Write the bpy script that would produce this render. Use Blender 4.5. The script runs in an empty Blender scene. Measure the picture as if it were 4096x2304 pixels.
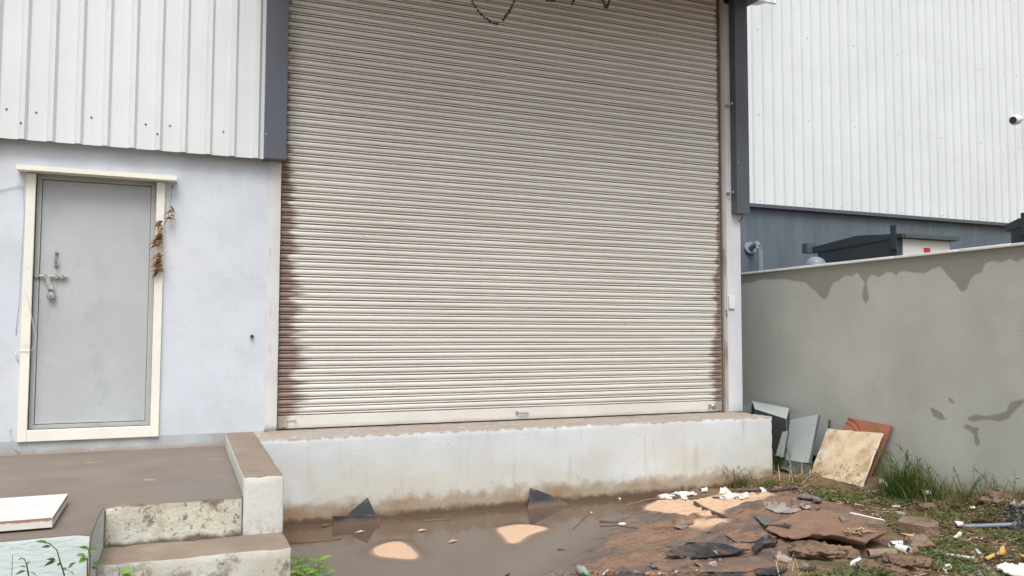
import bpy, bmesh, math, random
import numpy as np
from mathutils import Vector, Matrix, noise as mnoise

random.seed(7)
rng = np.random.default_rng(7)
scn = bpy.context.scene
COL = scn.collection
R = math.radians

# ------------------------------------------------------------------ camera
FPX = 3220.3                                  # focal length in pixels of the 4096 px wide photograph
YAW, PITCH, ROLL = R(22.1185), R(3.2622), R(0.1408)
C = np.array([-0.7636, -7.3028, 0.8444])
_f = np.array([math.sin(YAW)*math.cos(PITCH), math.cos(YAW)*math.cos(PITCH), math.sin(PITCH)])
_r = np.array([math.cos(YAW), -math.sin(YAW), 0.0])
_u = np.cross(_r, _f)
_r, _u = math.cos(ROLL)*_r + math.sin(ROLL)*_u, -math.sin(ROLL)*_r + math.cos(ROLL)*_u
cam_data = bpy.data.cameras.new('camera')
cam_data.sensor_width = 36.0
cam_data.lens = 36.0*FPX/4096
cam_data.clip_start = 0.05
cam_data.clip_end = 1500
cam = bpy.data.objects.new('camera', cam_data)
COL.objects.link(cam)
cam.matrix_world = Matrix(((_r[0], _u[0], -_f[0], C[0]), (_r[1], _u[1], -_f[1], C[1]),
                           (_r[2], _u[2], -_f[2], C[2]), (0, 0, 0, 1)))
scn.camera = cam

# ------------------------------------------------------------------ sky, sun, exposure
SUN_EL, SUN_AZ = R(58), R(198)                # azimuth: compass style, 180 = behind the camera (-Y)
world = bpy.data.worlds.new('World')
scn.world = world
world.use_nodes = True
wn, wl = world.node_tree.nodes, world.node_tree.links
wn.clear()
sky = wn.new('ShaderNodeTexSky')
sky.sky_type = 'NISHITA'
sky.sun_disc = False
sky.sun_elevation = SUN_EL
sky.sun_rotation = SUN_AZ
sky.air_density = 1.0
sky.dust_density = 4.0
sky.ozone_density = 1.0
hs = wn.new('ShaderNodeHueSaturation')
hs.inputs['Saturation'].default_value = 0.30   # clouded over: the blue is veiled
bg = wn.new('ShaderNodeBackground')
bg.inputs['Strength'].default_value = 0.115
wo = wn.new('ShaderNodeOutputWorld')
wl.new(sky.outputs[0], hs.inputs['Color'])
wl.new(hs.outputs[0], bg.inputs['Color'])
wl.new(bg.outputs[0], wo.inputs['Surface'])
sun_data = bpy.data.lights.new('sun', 'SUN')
sun_data.energy = 1.3
sun_data.angle = R(35)
sun_data.color = (1.0, 0.975, 0.945)
sun = bpy.data.objects.new('sun', sun_data)
COL.objects.link(sun)
_sd = Vector((math.sin(SUN_AZ)*math.cos(SUN_EL), math.cos(SUN_AZ)*math.cos(SUN_EL), math.sin(SUN_EL)))
sun.rotation_euler = _sd.to_track_quat('Z', 'Y').to_euler()
sun.location = (0, -10, 12)
vs = scn.view_settings
vs.view_transform = 'Standard'
vs.look = 'None'
vs.gamma = 1
vs.exposure = 0.66
vs.use_curve_mapping = False
scn.cycles.max_bounces = 6
scn.cycles.diffuse_bounces = 3
scn.cycles.glossy_bounces = 2
scn.cycles.transmission_bounces = 4
scn.cycles.transparent_max_bounces = 4

# ------------------------------------------------------------------ measuring helpers
def ray(a, b):
    return _f + _r*(a-2048)/FPX - _u*(b-1152)/FPX

def on(a, b, ax, val):
    """point of the real plane x/y/z = val that the photograph shows at (a, b)"""
    d = ray(a, b)
    i = 'xyz'.index(ax)
    return C + d*((val-C[i])/d[i])

def sst(x):
    x = np.clip(x, 0, 1)
    return x*x*(3-2*x)

_H = rng.random((256, 256))
def vnoise(x, y):
    x = np.asarray(x, float); y = np.asarray(y, float)
    xi = np.floor(x).astype(int); yi = np.floor(y).astype(int)
    fx = x-xi; fy = y-yi
    fx = fx*fx*(3-2*fx); fy = fy*fy*(3-2*fy)
    a = _H[xi & 255, yi & 255]; b = _H[(xi+1) & 255, yi & 255]
    c = _H[xi & 255, (yi+1) & 255]; d = _H[(xi+1) & 255, (yi+1) & 255]
    return (a*(1-fx)+b*fx)*(1-fy) + (c*(1-fx)+d*fx)*fy

def fbm(x, y, o=4):
    s = 0; a = 0.5; n = 0
    for k in range(o):
        s = s + a*vnoise(x*2**k+17.3*k, y*2**k+5.1*k); n += a; a *= 0.5
    return s/n

def inside(px, py, poly):
    px = np.asarray(px, float); py = np.asarray(py, float)
    r = np.zeros(px.shape, bool)
    n = len(poly)
    for i in range(n):
        x1, y1 = poly[i]; x2, y2 = poly[(i+1) % n]
        if y1 == y2:
            continue
        c = ((y1 > py) != (y2 > py)) & (px < (x2-x1)*(py-y1)/(y2-y1)+x1)
        r ^= c
    return r

def sdist(px, py, poly):
    px = np.asarray(px, float); py = np.asarray(py, float)
    d = np.full(px.shape, 1e9)
    n = len(poly)
    for i in range(n):
        x1, y1 = poly[i]; x2, y2 = poly[(i+1) % n]
        ex, ey = x2-x1, y2-y1
        t = np.clip(((px-x1)*ex+(py-y1)*ey)/(ex*ex+ey*ey+1e-12), 0, 1)
        d = np.minimum(d, np.hypot(px-x1-t*ex, py-y1-t*ey))
    return np.where(inside(px, py, poly), -d, d)

# ------------------------------------------------------------------ terrain
WATER = -0.700
def smooth_poly(pts, n=4):
    out = []
    m = len(pts)
    for i in range(m):
        p0, p1, p2, p3 = [np.array(pts[(i+k-1) % m], float) for k in range(4)]
        for j in range(n):
            t = j/n
            out.append(tuple(0.5*((2*p1)+(-p0+p2)*t+(2*p0-5*p1+4*p2-p3)*t*t+(-p0+3*p1-3*p2+p3)*t**3)))
    return out
ISL = []
for px in ([(1505, 2203), (1530, 2180), (1590, 2168), (1625, 2188), (1658, 2228), (1580, 2226), (1520, 2218)],
           [(2000, 2115), (2040, 2104), (2100, 2100), (2175, 2112), (2110, 2135), (2065, 2163), (2045, 2165), (2028, 2145)],
           [(2590, 2030), (2650, 2005), (2750, 2002), (2830, 2010), (3000, 2003), (3070, 2022), (2950, 2047), (2880, 2055), (2845, 2070), (2760, 2070), (2680, 2050)],
           [(2790, 2114), (2830, 2106), (2862, 2112), (2840, 2120), (2800, 2120)]):
    ISL.append(smooth_poly([tuple(on(a, b, 'z', -0.698)[:2]) for a, b in px]))

def base_h(x, y):
    s = (x-0.97*y-4.11)/1.39                       # metres to the right of the shore line
    bank = np.where(s < 0, 0.06*np.maximum(s, -0.9), 0.022*np.clip(s/0.6, 0, 1)+0.095*sst((s-0.5)/0.75))
    h = WATER + bank
    near = -(y+2.62+0.12*(x-1.2))                  # the bank on the viewer's side of the puddle
    h = np.maximum(h, WATER+0.10*sst(near/0.45)-0.02*(near < 0)-0.05*np.clip(-near, 0, 1))
    h = h + 0.07*sst((x-4.75)/0.6)*sst((y+4.5)/0.5) + 0.10*sst((x-4.6)/0.8)*sst((-2.3-y)/0.5)
    h = np.where(x < -0.1, np.maximum(h, -0.62), h)
    return h

def terrain_exact(x, y):
    x = np.asarray(x, float); y = np.asarray(y, float)
    h = base_h(x, y)
    s = (x-0.97*y-4.11)/1.39
    dry = 0.15*sst((s+0.15)/0.5)+0.85*sst((s-0.6)/0.6)
    h = h + dry*(0.05*(fbm(x*2.1+3, y*2.1, 3)-0.5) + 0.03*(fbm(x*9, y*9, 3)-0.5))
    # drag ridges in the mud-covered sheet
    rid = np.abs(fbm(x*3.2+0.6*y, y*11-x*3, 3)-0.5)*2
    h = h + 0.026*sst((s+0.25)/0.3)*(1-sst((s-1.3)/0.4))*(rid-0.35)
    fold = np.abs(fbm(x*1.3+0.9*y+4, y*4.2-x*0.6, 2)-0.5)*2
    h = h + 0.028*sst((s+0.1)/0.4)*(1-sst((s-1.2)/0.4))*np.exp(-(fold/0.10)**2)
    fold = np.abs(fbm(x*4.0-1.2*y+8, y*6.0+x*1.6, 2)-0.5)*2
    h = h + 0.016*sst((s+0.2)/0.4)*(1-sst((s-1.2)/0.4))*np.exp(-(fold/0.12)**2)
    rub = sst((x-0.62*y-6.0)/0.5)
    h = h + rub*0.055*(fbm(x*16, y*16, 3)-0.5)
    for p in ISL:
        d = sdist(x, y, p)+0.035*(fbm(x*7+9, y*7, 3)-0.5)
        h = np.maximum(h, np.where(d < 0, WATER+0.003+0.02*np.minimum(-d, 0.12), WATER+0.003-0.16*d))
    return h

GS = 0.02
_TX = np.arange(-2.7, 6.3, GS); _TY = np.arange(-5.2, 0.6, GS)
_TZ = terrain_exact(*np.meshgrid(_TX, _TY, indexing='ij'))
def terrain(x, y):
    """height of the ground, read off a 2 cm grid"""
    fx = (np.clip(x, -2.69, 6.25)+2.7)/GS; fy = (np.clip(y, -5.19, 0.55)+5.2)/GS
    if np.ndim(fx) == 0:
        i, j = int(fx), int(fy)
    else:
        i, j = fx.astype(int), fy.astype(int)
    u_, v_ = fx-i, fy-j
    return (_TZ[i, j]*(1-u_)+_TZ[i+1, j]*u_)*(1-v_)+(_TZ[i, j+1]*(1-u_)+_TZ[i+1, j+1]*u_)*v_

def G(a, b, dz=0.0):
    z = -0.65
    for k in range(14):
        p = on(a, b, 'z', z)
        z = 0.5*z + 0.5*(float(terrain(p[0], p[1]))+dz)
    return on(a, b, 'z', z)

# ------------------------------------------------------------------ materials
MATS = {}
def mat(name, col, rough=0.75, var=0.12, vscale=4.0, spec=0.35, metal=0.0, bump=0.0, bscale=60.0, bdist=0.01,
        layers=(), stretch=(1, 1, 1), trans=0.0, fine=0.035):
    """base colour with mottling, stain layers (noise cut-outs, optionally limited in height) and fine relief"""
    m = bpy.data.materials.new(name)
    m.use_nodes = True
    nt = m.node_tree; n = nt.nodes; l = nt.links
    bs = n['Principled BSDF']
    geo = n.new('ShaderNodeNewGeometry')
    sep = n.new('ShaderNodeSeparateXYZ')
    l.new(geo.outputs['Position'], sep.inputs[0])

    def math_(op, a, b=None, c=None, clamp=False):
        q = n.new('ShaderNodeMath'); q.operation = op; q.use_clamp = clamp
        for i, v in enumerate((a, b, c)):
            if v is None:
                continue
            if isinstance(v, (int, float)):
                q.inputs[i].default_value = v
            else:
                l.new(v, q.inputs[i])
        return q.outputs[0]

    def noise_(scale, detail=4, st=(1, 1, 1), off=0.0, rough_=0.6):
        mp = n.new('ShaderNodeMapping')
        mp.inputs['Scale'].default_value = st
        mp.inputs['Location'].default_value = (off, off*0.7, off*1.3)
        l.new(geo.outputs['Position'], mp.inputs['Vector'])
        t = n.new('ShaderNodeTexNoise')
        t.inputs['Scale'].default_value = scale
        t.inputs['Detail'].default_value = detail
        t.inputs['Roughness'].default_value = rough_
        l.new(mp.outputs[0], t.inputs['Vector'])
        return t.outputs['Fac']

    def ramp_(v, lo, hi):
        q = n.new('ShaderNodeMapRange'); q.interpolation_type = 'SMOOTHSTEP'
        l.new(v, q.inputs['Value'])
        q.inputs['From Min'].default_value = lo; q.inputs['From Max'].default_value = hi
        return q.outputs[0]

    def mix_(fac, a, b):
        q = n.new('ShaderNodeMix'); q.data_type = 'RGBA'
        for nm, v in ((0, fac), (6, a), (7, b)):
            if isinstance(v, (int, float)):
                q.inputs[nm].default_value = v
            elif isinstance(v, tuple):
                q.inputs[nm].default_value = (*v, 1)
            else:
                l.new(v, q.inputs[nm])
        return q.outputs[2]

    c1 = tuple(max(0, k*(1-var)) for k in col); c2 = tuple(min(1, k*(1+var)) for k in col)
    color = mix_(ramp_(noise_(vscale, 3, stretch), 0.3, 0.7), c1, c2)
    if fine:
        c3 = tuple(k*(1-3*fine) for k in col)
        color = mix_(math_('MULTIPLY', ramp_(noise_(55, 1, off=9.0), 0.5, 0.75), 0.5), color, c3)
    rgh = rough
    for i, L in enumerate(layers):
        fac = None
        if 'scale' in L:
            fac = ramp_(noise_(L['scale'], L.get('detail', 3), L.get('st', (1, 1, 1)), off=L.get('off', 3.7*i+1.1), rough_=L.get('nr', 0.6)), L['lo'], L['hi'])
        if 'z' in L:        # 1 at z0, 0 at z1, the limit made ragged by wob
            z0, z1 = L['z']
            zz = sep.outputs['Z']
            if L.get('wob'):
                zz = math_('ADD', zz, math_('MULTIPLY', math_('SUBTRACT', noise_(L.get('wscale', 8), 3, L.get('wst', (1, 1, 1)), off=i*2.3), 0.5), L['wob']))
            zm = ramp_(zz, z1, z0)
            if z0 < z1:
                zm = math_('SUBTRACT', 1.0, ramp_(zz, z0, z1))
            fac = zm if fac is None else math_('MULTIPLY', fac, zm)
        if 'attr' in L:
            at_ = n.new('ShaderNodeAttribute'); at_.attribute_name = L['attr']
            fa = at_.outputs['Fac']
            if 'alo' in L:
                if L.get('wob2'):
                    fa = math_('ADD', fa, math_('MULTIPLY', math_('SUBTRACT', noise_(L.get('w2scale', 20), 3, off=i*1.9), 0.5), L['wob2']))
                fa = ramp_(fa, L['alo'], L['ahi'])
            fac = fa if fac is None else math_('MULTIPLY', fac, fa)
        if 'xe' in L:       # within a ragged distance of the edges x0 / x1 (dirt dragged along the slats)
            x0, x1, w = L['xe']
            dl = math_('SUBTRACT', sep.outputs['X'], x0)
            dr = math_('MULTIPLY', math_('SUBTRACT', x1, sep.outputs['X']), L.get('rfac', 1.6))
            d = math_('MINIMUM', dl, dr)
            nz = noise_(1.0, 2, (0.8, 1, L.get('zs', 16)), off=5.5)
            lim = math_('MULTIPLY', math_('ADD', math_('MULTIPLY', ramp_(nz, 0.3, 0.75), 0.65), 0.35), w)
            zf = ramp_(sep.outputs['Z'], 4.5, -0.3)
            q = n.new('ShaderNodeMapRange'); l.new(sep.outputs['Z'], q.inputs['Value'])
            q.inputs['From Min'].default_value = 0.4; q.inputs['From Max'].default_value = 2.7
            q.inputs['To Min'].default_value = 1.0; q.inputs['To Max'].default_value = 0.22
            lim = math_('ADD', math_('MULTIPLY', lim, q.outputs[0]), 0.012)
            e = math_('DIVIDE', d, lim)
            fe = math_('SUBTRACT', 1.0, ramp_(e, 0.55, 1.2))
            fac = fe if fac is None else math_('MULTIPLY', fac, fe)
        fac = math_('MULTIPLY', fac, L.get('amt', 1.0), clamp=True)
        color = mix_(fac, color, L['col'])
        if 'rough' in L:
            q = n.new('ShaderNodeMix'); q.data_type = 'FLOAT'
            l.new(fac, q.inputs[0])
            if isinstance(rgh, float):
                q.inputs[2].default_value = rgh
            else:
                l.new(rgh, q.inputs[2])
            q.inputs[3].default_value = L['rough']
            rgh = q.outputs[0]
    l.new(color, bs.inputs['Base Color'])
    if isinstance(rgh, float):
        bs.inputs['Roughness'].default_value = rgh
    else:
        l.new(rgh, bs.inputs['Roughness'])
    bs.inputs['Specular IOR Level'].default_value = spec
    bs.inputs['Metallic'].default_value = metal
    if trans:
        bs.inputs['Transmission Weight'].default_value = trans
    if bump:
        b = n.new('ShaderNodeBump')
        b.inputs['Strength'].default_value = bump
        b.inputs['Distance'].default_value = bdist
        l.new(noise_(bscale, 2, stretch, off=2.0), b.inputs['Height'])
        l.new(b.outputs[0], bs.inputs['Normal'])
    MATS[name] = m
    return m

BROWN = (0.19, 0.115, 0.075)
DKBROWN = (0.06, 0.038, 0.026)
M = MATS
mat('lavender_render', (0.60, 0.645, 0.70), 0.9, 0.05, 2.2, bump=0.35, bscale=130, bdist=0.004, layers=(
    dict(col=(0.68, 0.69, 0.72), scale=1.6, lo=0.5, hi=0.72, amt=0.7),
    dict(col=(0.46, 0.48, 0.52), scale=2.6, lo=0.52, hi=0.72, amt=0.45, detail=6, nr=0.7),
    dict(col=(0.30, 0.31, 0.34), scale=22, lo=0.725, hi=0.78, amt=0.6),
    dict(col=(0.42, 0.44, 0.46), z=(-0.02, 0.35), wob=0.35, wscale=5, amt=0.25)))
mat('plinth_grey', (0.42, 0.45, 0.46), 0.9, 0.14, 3.5, bump=0.4, bscale=50, bdist=0.006, layers=(
    dict(col=(0.27, 0.28, 0.28), scale=3.5, lo=0.5, hi=0.75, amt=0.6),
    dict(col=(0.36, 0.27, 0.2), z=(-0.105, -0.06), wob=0.06, wscale=12, amt=0.7)))
mat('pier_paint', (0.62, 0.63, 0.63), 0.85, 0.06, 3, bump=0.3, bscale=60, bdist=0.005, layers=(
    dict(col=(0.36, 0.36, 0.35), scale=9, lo=0.6, hi=0.75, st=(2, 2, 0.5), amt=0.55),
    dict(col=(0.22, 0.2, 0.18), z=(0.0, 0.06), wob=0.09, wscale=20, amt=0.8)))
mat('pillar_paint', (0.63, 0.64, 0.68), 0.8, 0.05, 2.5, bump=0.2, bscale=60, bdist=0.004, layers=(
    dict(col=(0.42, 0.40, 0.38), scale=5, lo=0.58, hi=0.8, st=(3, 3, 0.4), amt=0.5),))
mat('cladding_paint', (0.67, 0.71, 0.715), 0.42, 0.035, 1.2, spec=0.45, fine=0.015, layers=(
    dict(col=(0.57, 0.605, 0.60), scale=2.5, lo=0.5, hi=0.85, st=(3, 1, 0.12), amt=0.4),))
mat('cladding_far', (0.69, 0.73, 0.735), 0.45, 0.03, 1.0, spec=0.45, fine=0.01, layers=(
    dict(col=(0.60, 0.64, 0.63), scale=2, lo=0.5, hi=0.85, st=(3, 1, 0.1), amt=0.4),))
mat('slate_trim', (0.095, 0.105, 0.130), 0.42, 0.07, 2, spec=0.4, fine=0.02)
mat('slate_wall', (0.115, 0.145, 0.172), 0.7, 0.12, 1.5, spec=0.3, stretch=(2.2, 2.2, 0.5), bump=0.15, layers=(
    dict(col=(0.16, 0.19, 0.21), scale=3, lo=0.52, hi=0.75, st=(3, 3, 0.25), amt=0.5),))
mat('cream_frame', (0.80, 0.79, 0.70), 0.6, 0.04, 3, bump=0.15, bscale=50, layers=(
    dict(col=(0.55, 0.52, 0.42), scale=8, lo=0.62, hi=0.8, amt=0.4),
    dict(col=(0.3, 0.27, 0.22), scale=34, lo=0.72, hi=0.78, amt=0.6)))
mat('door_grey', (0.445, 0.475, 0.485), 0.5, 0.05, 2.0, spec=0.4, bump=0.08, bscale=120, layers=(
    dict(col=(0.41, 0.43, 0.45), scale=4, lo=0.55, hi=0.75, st=(1.2, 1, 1.2), amt=0.5),
    dict(col=(0.17, 0.17, 0.17), scale=17, lo=0.75, hi=0.79, st=(1, 1, 0.6), amt=0.7),
    dict(col=(0.36, 0.38, 0.405), scale=2.2, lo=0.54, hi=0.66, st=(1.6, 1, 1), amt=0.5, detail=6, nr=0.7, off=21)))
mat('door_frame_grey', (0.44, 0.46, 0.455), 0.5, 0.05, 3, layers=(
    dict(col=(0.20, 0.17, 0.14), scale=9, lo=0.6, hi=0.75, z=(0.06, 0.2), wob=0.1, amt=0.7),))
mat('galvanised', (0.42, 0.41, 0.39), 0.4, 0.15, 40, metal=0.6, layers=(
    dict(col=(0.16, 0.10, 0.07), scale=60, lo=0.55, hi=0.7, amt=0.6),))
mat('screw_grey', (0.12, 0.13, 0.135), 0.5, 0.2, 20, metal=0.2)
mat('dark_metal', (0.05, 0.05, 0.055), 0.5, 0.2, 20, metal=0.2)
mat('shutter_paint', (0.705, 0.685, 0.635), 0.36, 0.035, 1.5, spec=0.5, stretch=(0.5, 1, 6), fine=0.02, layers=(
    dict(col=(0.44, 0.36, 0.29), scale=2.2, lo=0.50, hi=0.78, st=(0.5, 1, 30), amt=0.5, rough=0.6),
    dict(col=(0.24, 0.20, 0.17), scale=24, lo=0.70, hi=0.76, st=(0.35, 1, 2), amt=0.6),
    dict(col=(0.52, 0.47, 0.41), scale=0.8, lo=0.45, hi=0.8, st=(0.6, 1, 1), amt=0.15),
    dict(col=(0.175, 0.095, 0.055), xe=(-0.005, 4.72, 0.36), amt=0.82, rough=0.75)))
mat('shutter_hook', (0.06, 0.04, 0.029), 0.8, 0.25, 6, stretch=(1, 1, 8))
mat('shutter_bar', (0.68, 0.665, 0.62), 0.45, 0.05, 2, layers=(
    dict(col=(0.36, 0.27, 0.2), z=(0.0, 0.05), wob=0.05, wscale=6, amt=0.5),
    dict(col=(0.20, 0.14, 0.10), xe=(-0.005, 4.72, 0.22), zs=3, amt=0.7)))
mat('guide_steel', (0.46, 0.43, 0.38), 0.5, 0.1, 3, stretch=(2, 2, 0.4), layers=(
    dict(col=(0.19, 0.13, 0.09), scale=5, lo=0.5, hi=0.7, st=(3, 3, 0.5), amt=0.8),))
mat('ledge_paint', (0.60, 0.63, 0.64), 0.9, 0.05, 2.0, bump=0.4, bscale=70, bdist=0.006, layers=(
    dict(col=(0.56, 0.54, 0.455), scale=2.2, lo=0.30, hi=0.60, z=(-0.42, -0.10), wob=0.3, wscale=2, amt=0.8, detail=5),
    dict(col=(0.42, 0.40, 0.35), scale=5, lo=0.55, hi=0.78, st=(2.5, 2.5, 0.35), amt=0.5),
    dict(col=(0.24, 0.23, 0.21), scale=14, lo=0.68, hi=0.72, st=(1.6, 1.6, 0.7), amt=0.75, detail=5, nr=0.7),
    dict(col=(0.33, 0.26, 0.17), z=(-0.60, -0.48), wob=0.30, wscale=7, amt=0.8),
    dict(col=(0.30, 0.17, 0.09), scale=2.5, lo=0.42, hi=0.66, z=(-0.62, -0.50), wob=0.25, wscale=6, amt=0.75, detail=5),
    dict(col=(0.10, 0.065, 0.04), z=(-0.68, -0.62), wob=0.12, wscale=10, amt=0.9),
    dict(col=(0.36, 0.31, 0.265), z=(-0.004, -0.022), wob=0.075, wscale=14, amt=0.95),
    dict(col=(0.30, 0.22, 0.17), scale=3, lo=0.5, hi=0.68, st=(1, 3, 1), z=(0.004, -0.012), wob=0.02, amt=0.7)))
mat('step_paint', (0.58, 0.585, 0.55), 0.92, 0.06, 3, bump=0.3, bscale=55, bdist=0.008, layers=(
    dict(col=(0.45, 0.43, 0.34), scale=3.5, lo=0.42, hi=0.66, z=(-0.30, 0.02), wob=0.2, amt=0.75, detail=5),
    dict(col=(0.20, 0.17, 0.12), scale=6, lo=0.50, hi=0.62, z=(-0.42, -0.20), wob=0.15, amt=0.75, nr=0.75, detail=5),
    dict(col=(0.10, 0.085, 0.065), scale=20, lo=0.62, hi=0.70, nr=0.7, z=(-0.62, -0.08), amt=0.75),
    dict(col=(0.22, 0.165, 0.12), z=(-0.335, -0.27), wob=0.13, wscale=9, amt=0.0)))
mat('step_riser_mould', (0.53, 0.52, 0.43), 0.95, 0.10, 5, bump=0.6, bscale=55, bdist=0.008, layers=(
    dict(col=(0.36, 0.31, 0.20), scale=5, lo=0.48, hi=0.66, amt=0.7),
    dict(col=(0.60, 0.61, 0.57), scale=4, lo=0.54, hi=0.70, amt=0.7, off=12),
    dict(col=(0.15, 0.12, 0.085), scale=10, lo=0.54, hi=0.63, nr=0.8, amt=0.85, detail=5),
    dict(col=(0.10, 0.085, 0.065), scale=24, lo=0.56, hi=0.66, nr=0.7, amt=0.7),
    dict(col=(0.10, 0.075, 0.055), z=(-0.33, -0.295), wob=0.08, wscale=8, amt=0.9),
    dict(col=(0.15, 0.11, 0.085), z=(-0.105, -0.125), wob=0.07, wscale=6, amt=0.8)))
mat('damp_cement', (0.205, 0.165, 0.137), 0.62, 0.12, 2.2, spec=0.4, bump=0.25, bscale=40, bdist=0.006, layers=(
    dict(col=(0.175, 0.145, 0.12), scale=0.8, lo=0.40, hi=0.62, st=(0.8, 1.2, 1), amt=0.8, rough=0.40),
    dict(col=(0.28, 0.19, 0.13), scale=1.6, lo=0.5, hi=0.8, st=(0.8, 1.1, 1), amt=0.45, detail=5),
    dict(col=(0.43, 0.33, 0.24), scale=5.5, lo=0.66, hi=0.72, st=(0.8, 1.6, 1), amt=0.7, detail=5)))
mat('tread_cement', (0.26, 0.205, 0.16), 0.75, 0.12, 3, bump=0.3, bscale=40, bdist=0.006, stretch=(1, 1, 1), layers=(
    dict(col=(0.19, 0.15, 0.12), scale=2.5, lo=0.48, hi=0.7, amt=0.6, detail=5),
    dict(col=(0.42, 0.34, 0.25), scale=4, lo=0.60, hi=0.75, amt=0.6, detail=5)))
mat('pale_blue_wash', (0.58, 0.66, 0.66), 0.9, 0.07, 2.5, bump=0.45, bscale=40, bdist=0.008, stretch=(0.6, 1, 1.6), layers=(
    dict(col=(0.66, 0.66, 0.60), scale=2, lo=0.5, hi=0.7, amt=0.7),
    dict(col=(0.33, 0.36, 0.35), scale=12, lo=0.66, hi=0.76, st=(0.4, 1, 1.4), amt=0.6)))
mat('cement_wall', (0.50, 0.515, 0.468), 0.92, 0.07, 1.3, bump=0.3, bscale=55, bdist=0.006, layers=(
    dict(col=(0.58, 0.59, 0.55), scale=0.9, lo=0.45, hi=0.7, amt=0.6),
    dict(col=(0.43, 0.435, 0.395), scale=2.4, lo=0.52, hi=0.76, st=(1, 1, 0.7), amt=0.6, detail=5),
    dict(col=(0.22, 0.22, 0.20), scale=9, lo=0.67, hi=0.74, st=(1, 0.7, 1.5), amt=0.6, detail=5, nr=0.7),
    dict(col=(0.27, 0.27, 0.23), attr='stain', alo=0.20, ahi=0.80, wob2=0.7, w2scale=18, amt=0.88),
    dict(col=(0.19, 0.165, 0.13), z=(-0.55, -0.3), wob=0.35, wscale=4, amt=0.6)))
mat('white_coping', (0.85, 0.86, 0.86), 0.6, 0.05, 5, layers=(dict(col=(0.55, 0.54, 0.52), scale=9, lo=0.66, hi=0.75, amt=0.5),))
mat('kiosk_slate', (0.042, 0.055, 0.067), 0.45, 0.06, 2, spec=0.4)
mat('kiosk_roof', (0.075, 0.09, 0.10), 0.5, 0.06, 2, spec=0.4)
mat('kiosk_white', (0.62, 0.65, 0.63), 0.5, 0.03, 2)
mat('red_sticker', (0.55, 0.03, 0.035), 0.5, 0.05, 20)
mat('blue_grey_pipe', (0.20, 0.25, 0.295), 0.4, 0.06, 8)
mat('lamp_white', (0.72, 0.73, 0.72), 0.35, 0.03, 8)
mat('white_plastic', (0.75, 0.76, 0.77), 0.4, 0.04, 10)
mat('cable_white', (0.62, 0.65, 0.68), 0.5, 0.06, 10)
mat('dry_leaf', (0.34, 0.205, 0.11), 0.75, 0.35, 30)
mat('dry_flower', (0.095, 0.055, 0.032), 0.85, 0.4, 60)
mat('green_board', (0.38, 0.42, 0.415), 0.6, 0.05, 4, layers=(dict(col=(0.25, 0.28, 0.26), scale=7, lo=0.56, hi=0.75, amt=0.5),))
mat('green_board_edge', (0.55, 0.60, 0.58), 0.7, 0.05, 8)
mat('dark_board_side', (0.07, 0.08, 0.075), 0.7, 0.1, 6)  # near-black board tone; on the panel box it stands in for shade
mat('stained_board', (0.64, 0.52, 0.36), 0.8, 0.14, 5, bump=0.3, bscale=60, layers=(
    dict(col=(0.70, 0.66, 0.55), scale=3.5, lo=0.54, hi=0.68, amt=0.8),
    dict(col=(0.42, 0.26, 0.11), scale=4.5, lo=0.48, hi=0.66, amt=0.75, off=6, detail=5),
    dict(col=(0.13, 0.085, 0.05), scale=13, lo=0.50, hi=0.60, nr=0.78, z=(-0.50, -0.30), wob=0.3, amt=0.85, detail=5),
    dict(col=(0.12, 0.08, 0.05), scale=16, lo=0.58, hi=0.72, amt=0.45, detail=6, nr=0.8)))
mat('board_edge_white', (0.72, 0.72, 0.68), 0.8, 0.06, 6)
mat('terracotta_board', (0.36, 0.15, 0.085), 0.75, 0.12, 5, layers=(dict(col=(0.20, 0.09, 0.055), scale=8, lo=0.55, hi=0.7, amt=0.6),))
mat('terracotta_ring', (0.42, 0.09, 0.05), 0.75, 0.1, 5)
mat('slab_white', (0.66, 0.65, 0.64), 0.55, 0.04, 6, bump=0.3, bscale=90, bdist=0.003, layers=(
    dict(col=(0.40, 0.37, 0.35), scale=42, lo=0.66, hi=0.72, st=(0.5, 1.2, 1), amt=0.7),))
mat('slab_edge', (0.66, 0.64, 0.58), 0.7, 0.06, 6, layers=(
    dict(col=(0.28, 0.14, 0.09), z=(-0.058, -0.068), wob=0.018, wscale=30, amt=0.9),))
mat('black_plastic', (0.026, 0.029, 0.035), 0.5, 0.25, 6, spec=0.5, layers=(
    dict(col=(0.20, 0.13, 0.09), scale=7, lo=0.52, hi=0.68, amt=0.6, rough=0.8),
    dict(col=(0.17, 0.115, 0.08), z=(-0.69, -0.63), wob=0.06, wscale=9, amt=0.85, rough=0.7)))
mat('grey_plastic', (0.15, 0.145, 0.145), 0.45, 0.2, 7, spec=0.5, bump=0.2, layers=(
    dict(col=(0.30, 0.185, 0.12), scale=5, lo=0.5, hi=0.62, amt=0.85, rough=0.8),
    dict(col=(0.36, 0.34, 0.32), scale=16, lo=0.62, hi=0.7, amt=0.6)))
mat('muddy_sheet', (0.235, 0.142, 0.097), 0.6, 0.16, 5, spec=0.4, bump=0.5, bscale=22, bdist=0.012, stretch=(1, 2.6, 1), layers=(
    dict(col=(0.28, 0.175, 0.12), scale=4, lo=0.5, hi=0.68, st=(0.7, 2.2, 1), amt=0.6),
    dict(col=(0.105, 0.085, 0.075), attr='bare', alo=0.30, ahi=0.55, wob2=0.5, w2scale=7, amt=0.9, rough=0.42),
    dict(col=(0.17, 0.10, 0.068), scale=12, lo=0.60, hi=0.68, st=(0.7, 3, 1), amt=0.7)))
mat('pale_shard', (0.33, 0.295, 0.27), 0.6, 0.12, 8, layers=(dict(col=(0.30, 0.19, 0.13), scale=8, lo=0.55, hi=0.7, amt=0.7),))
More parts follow.
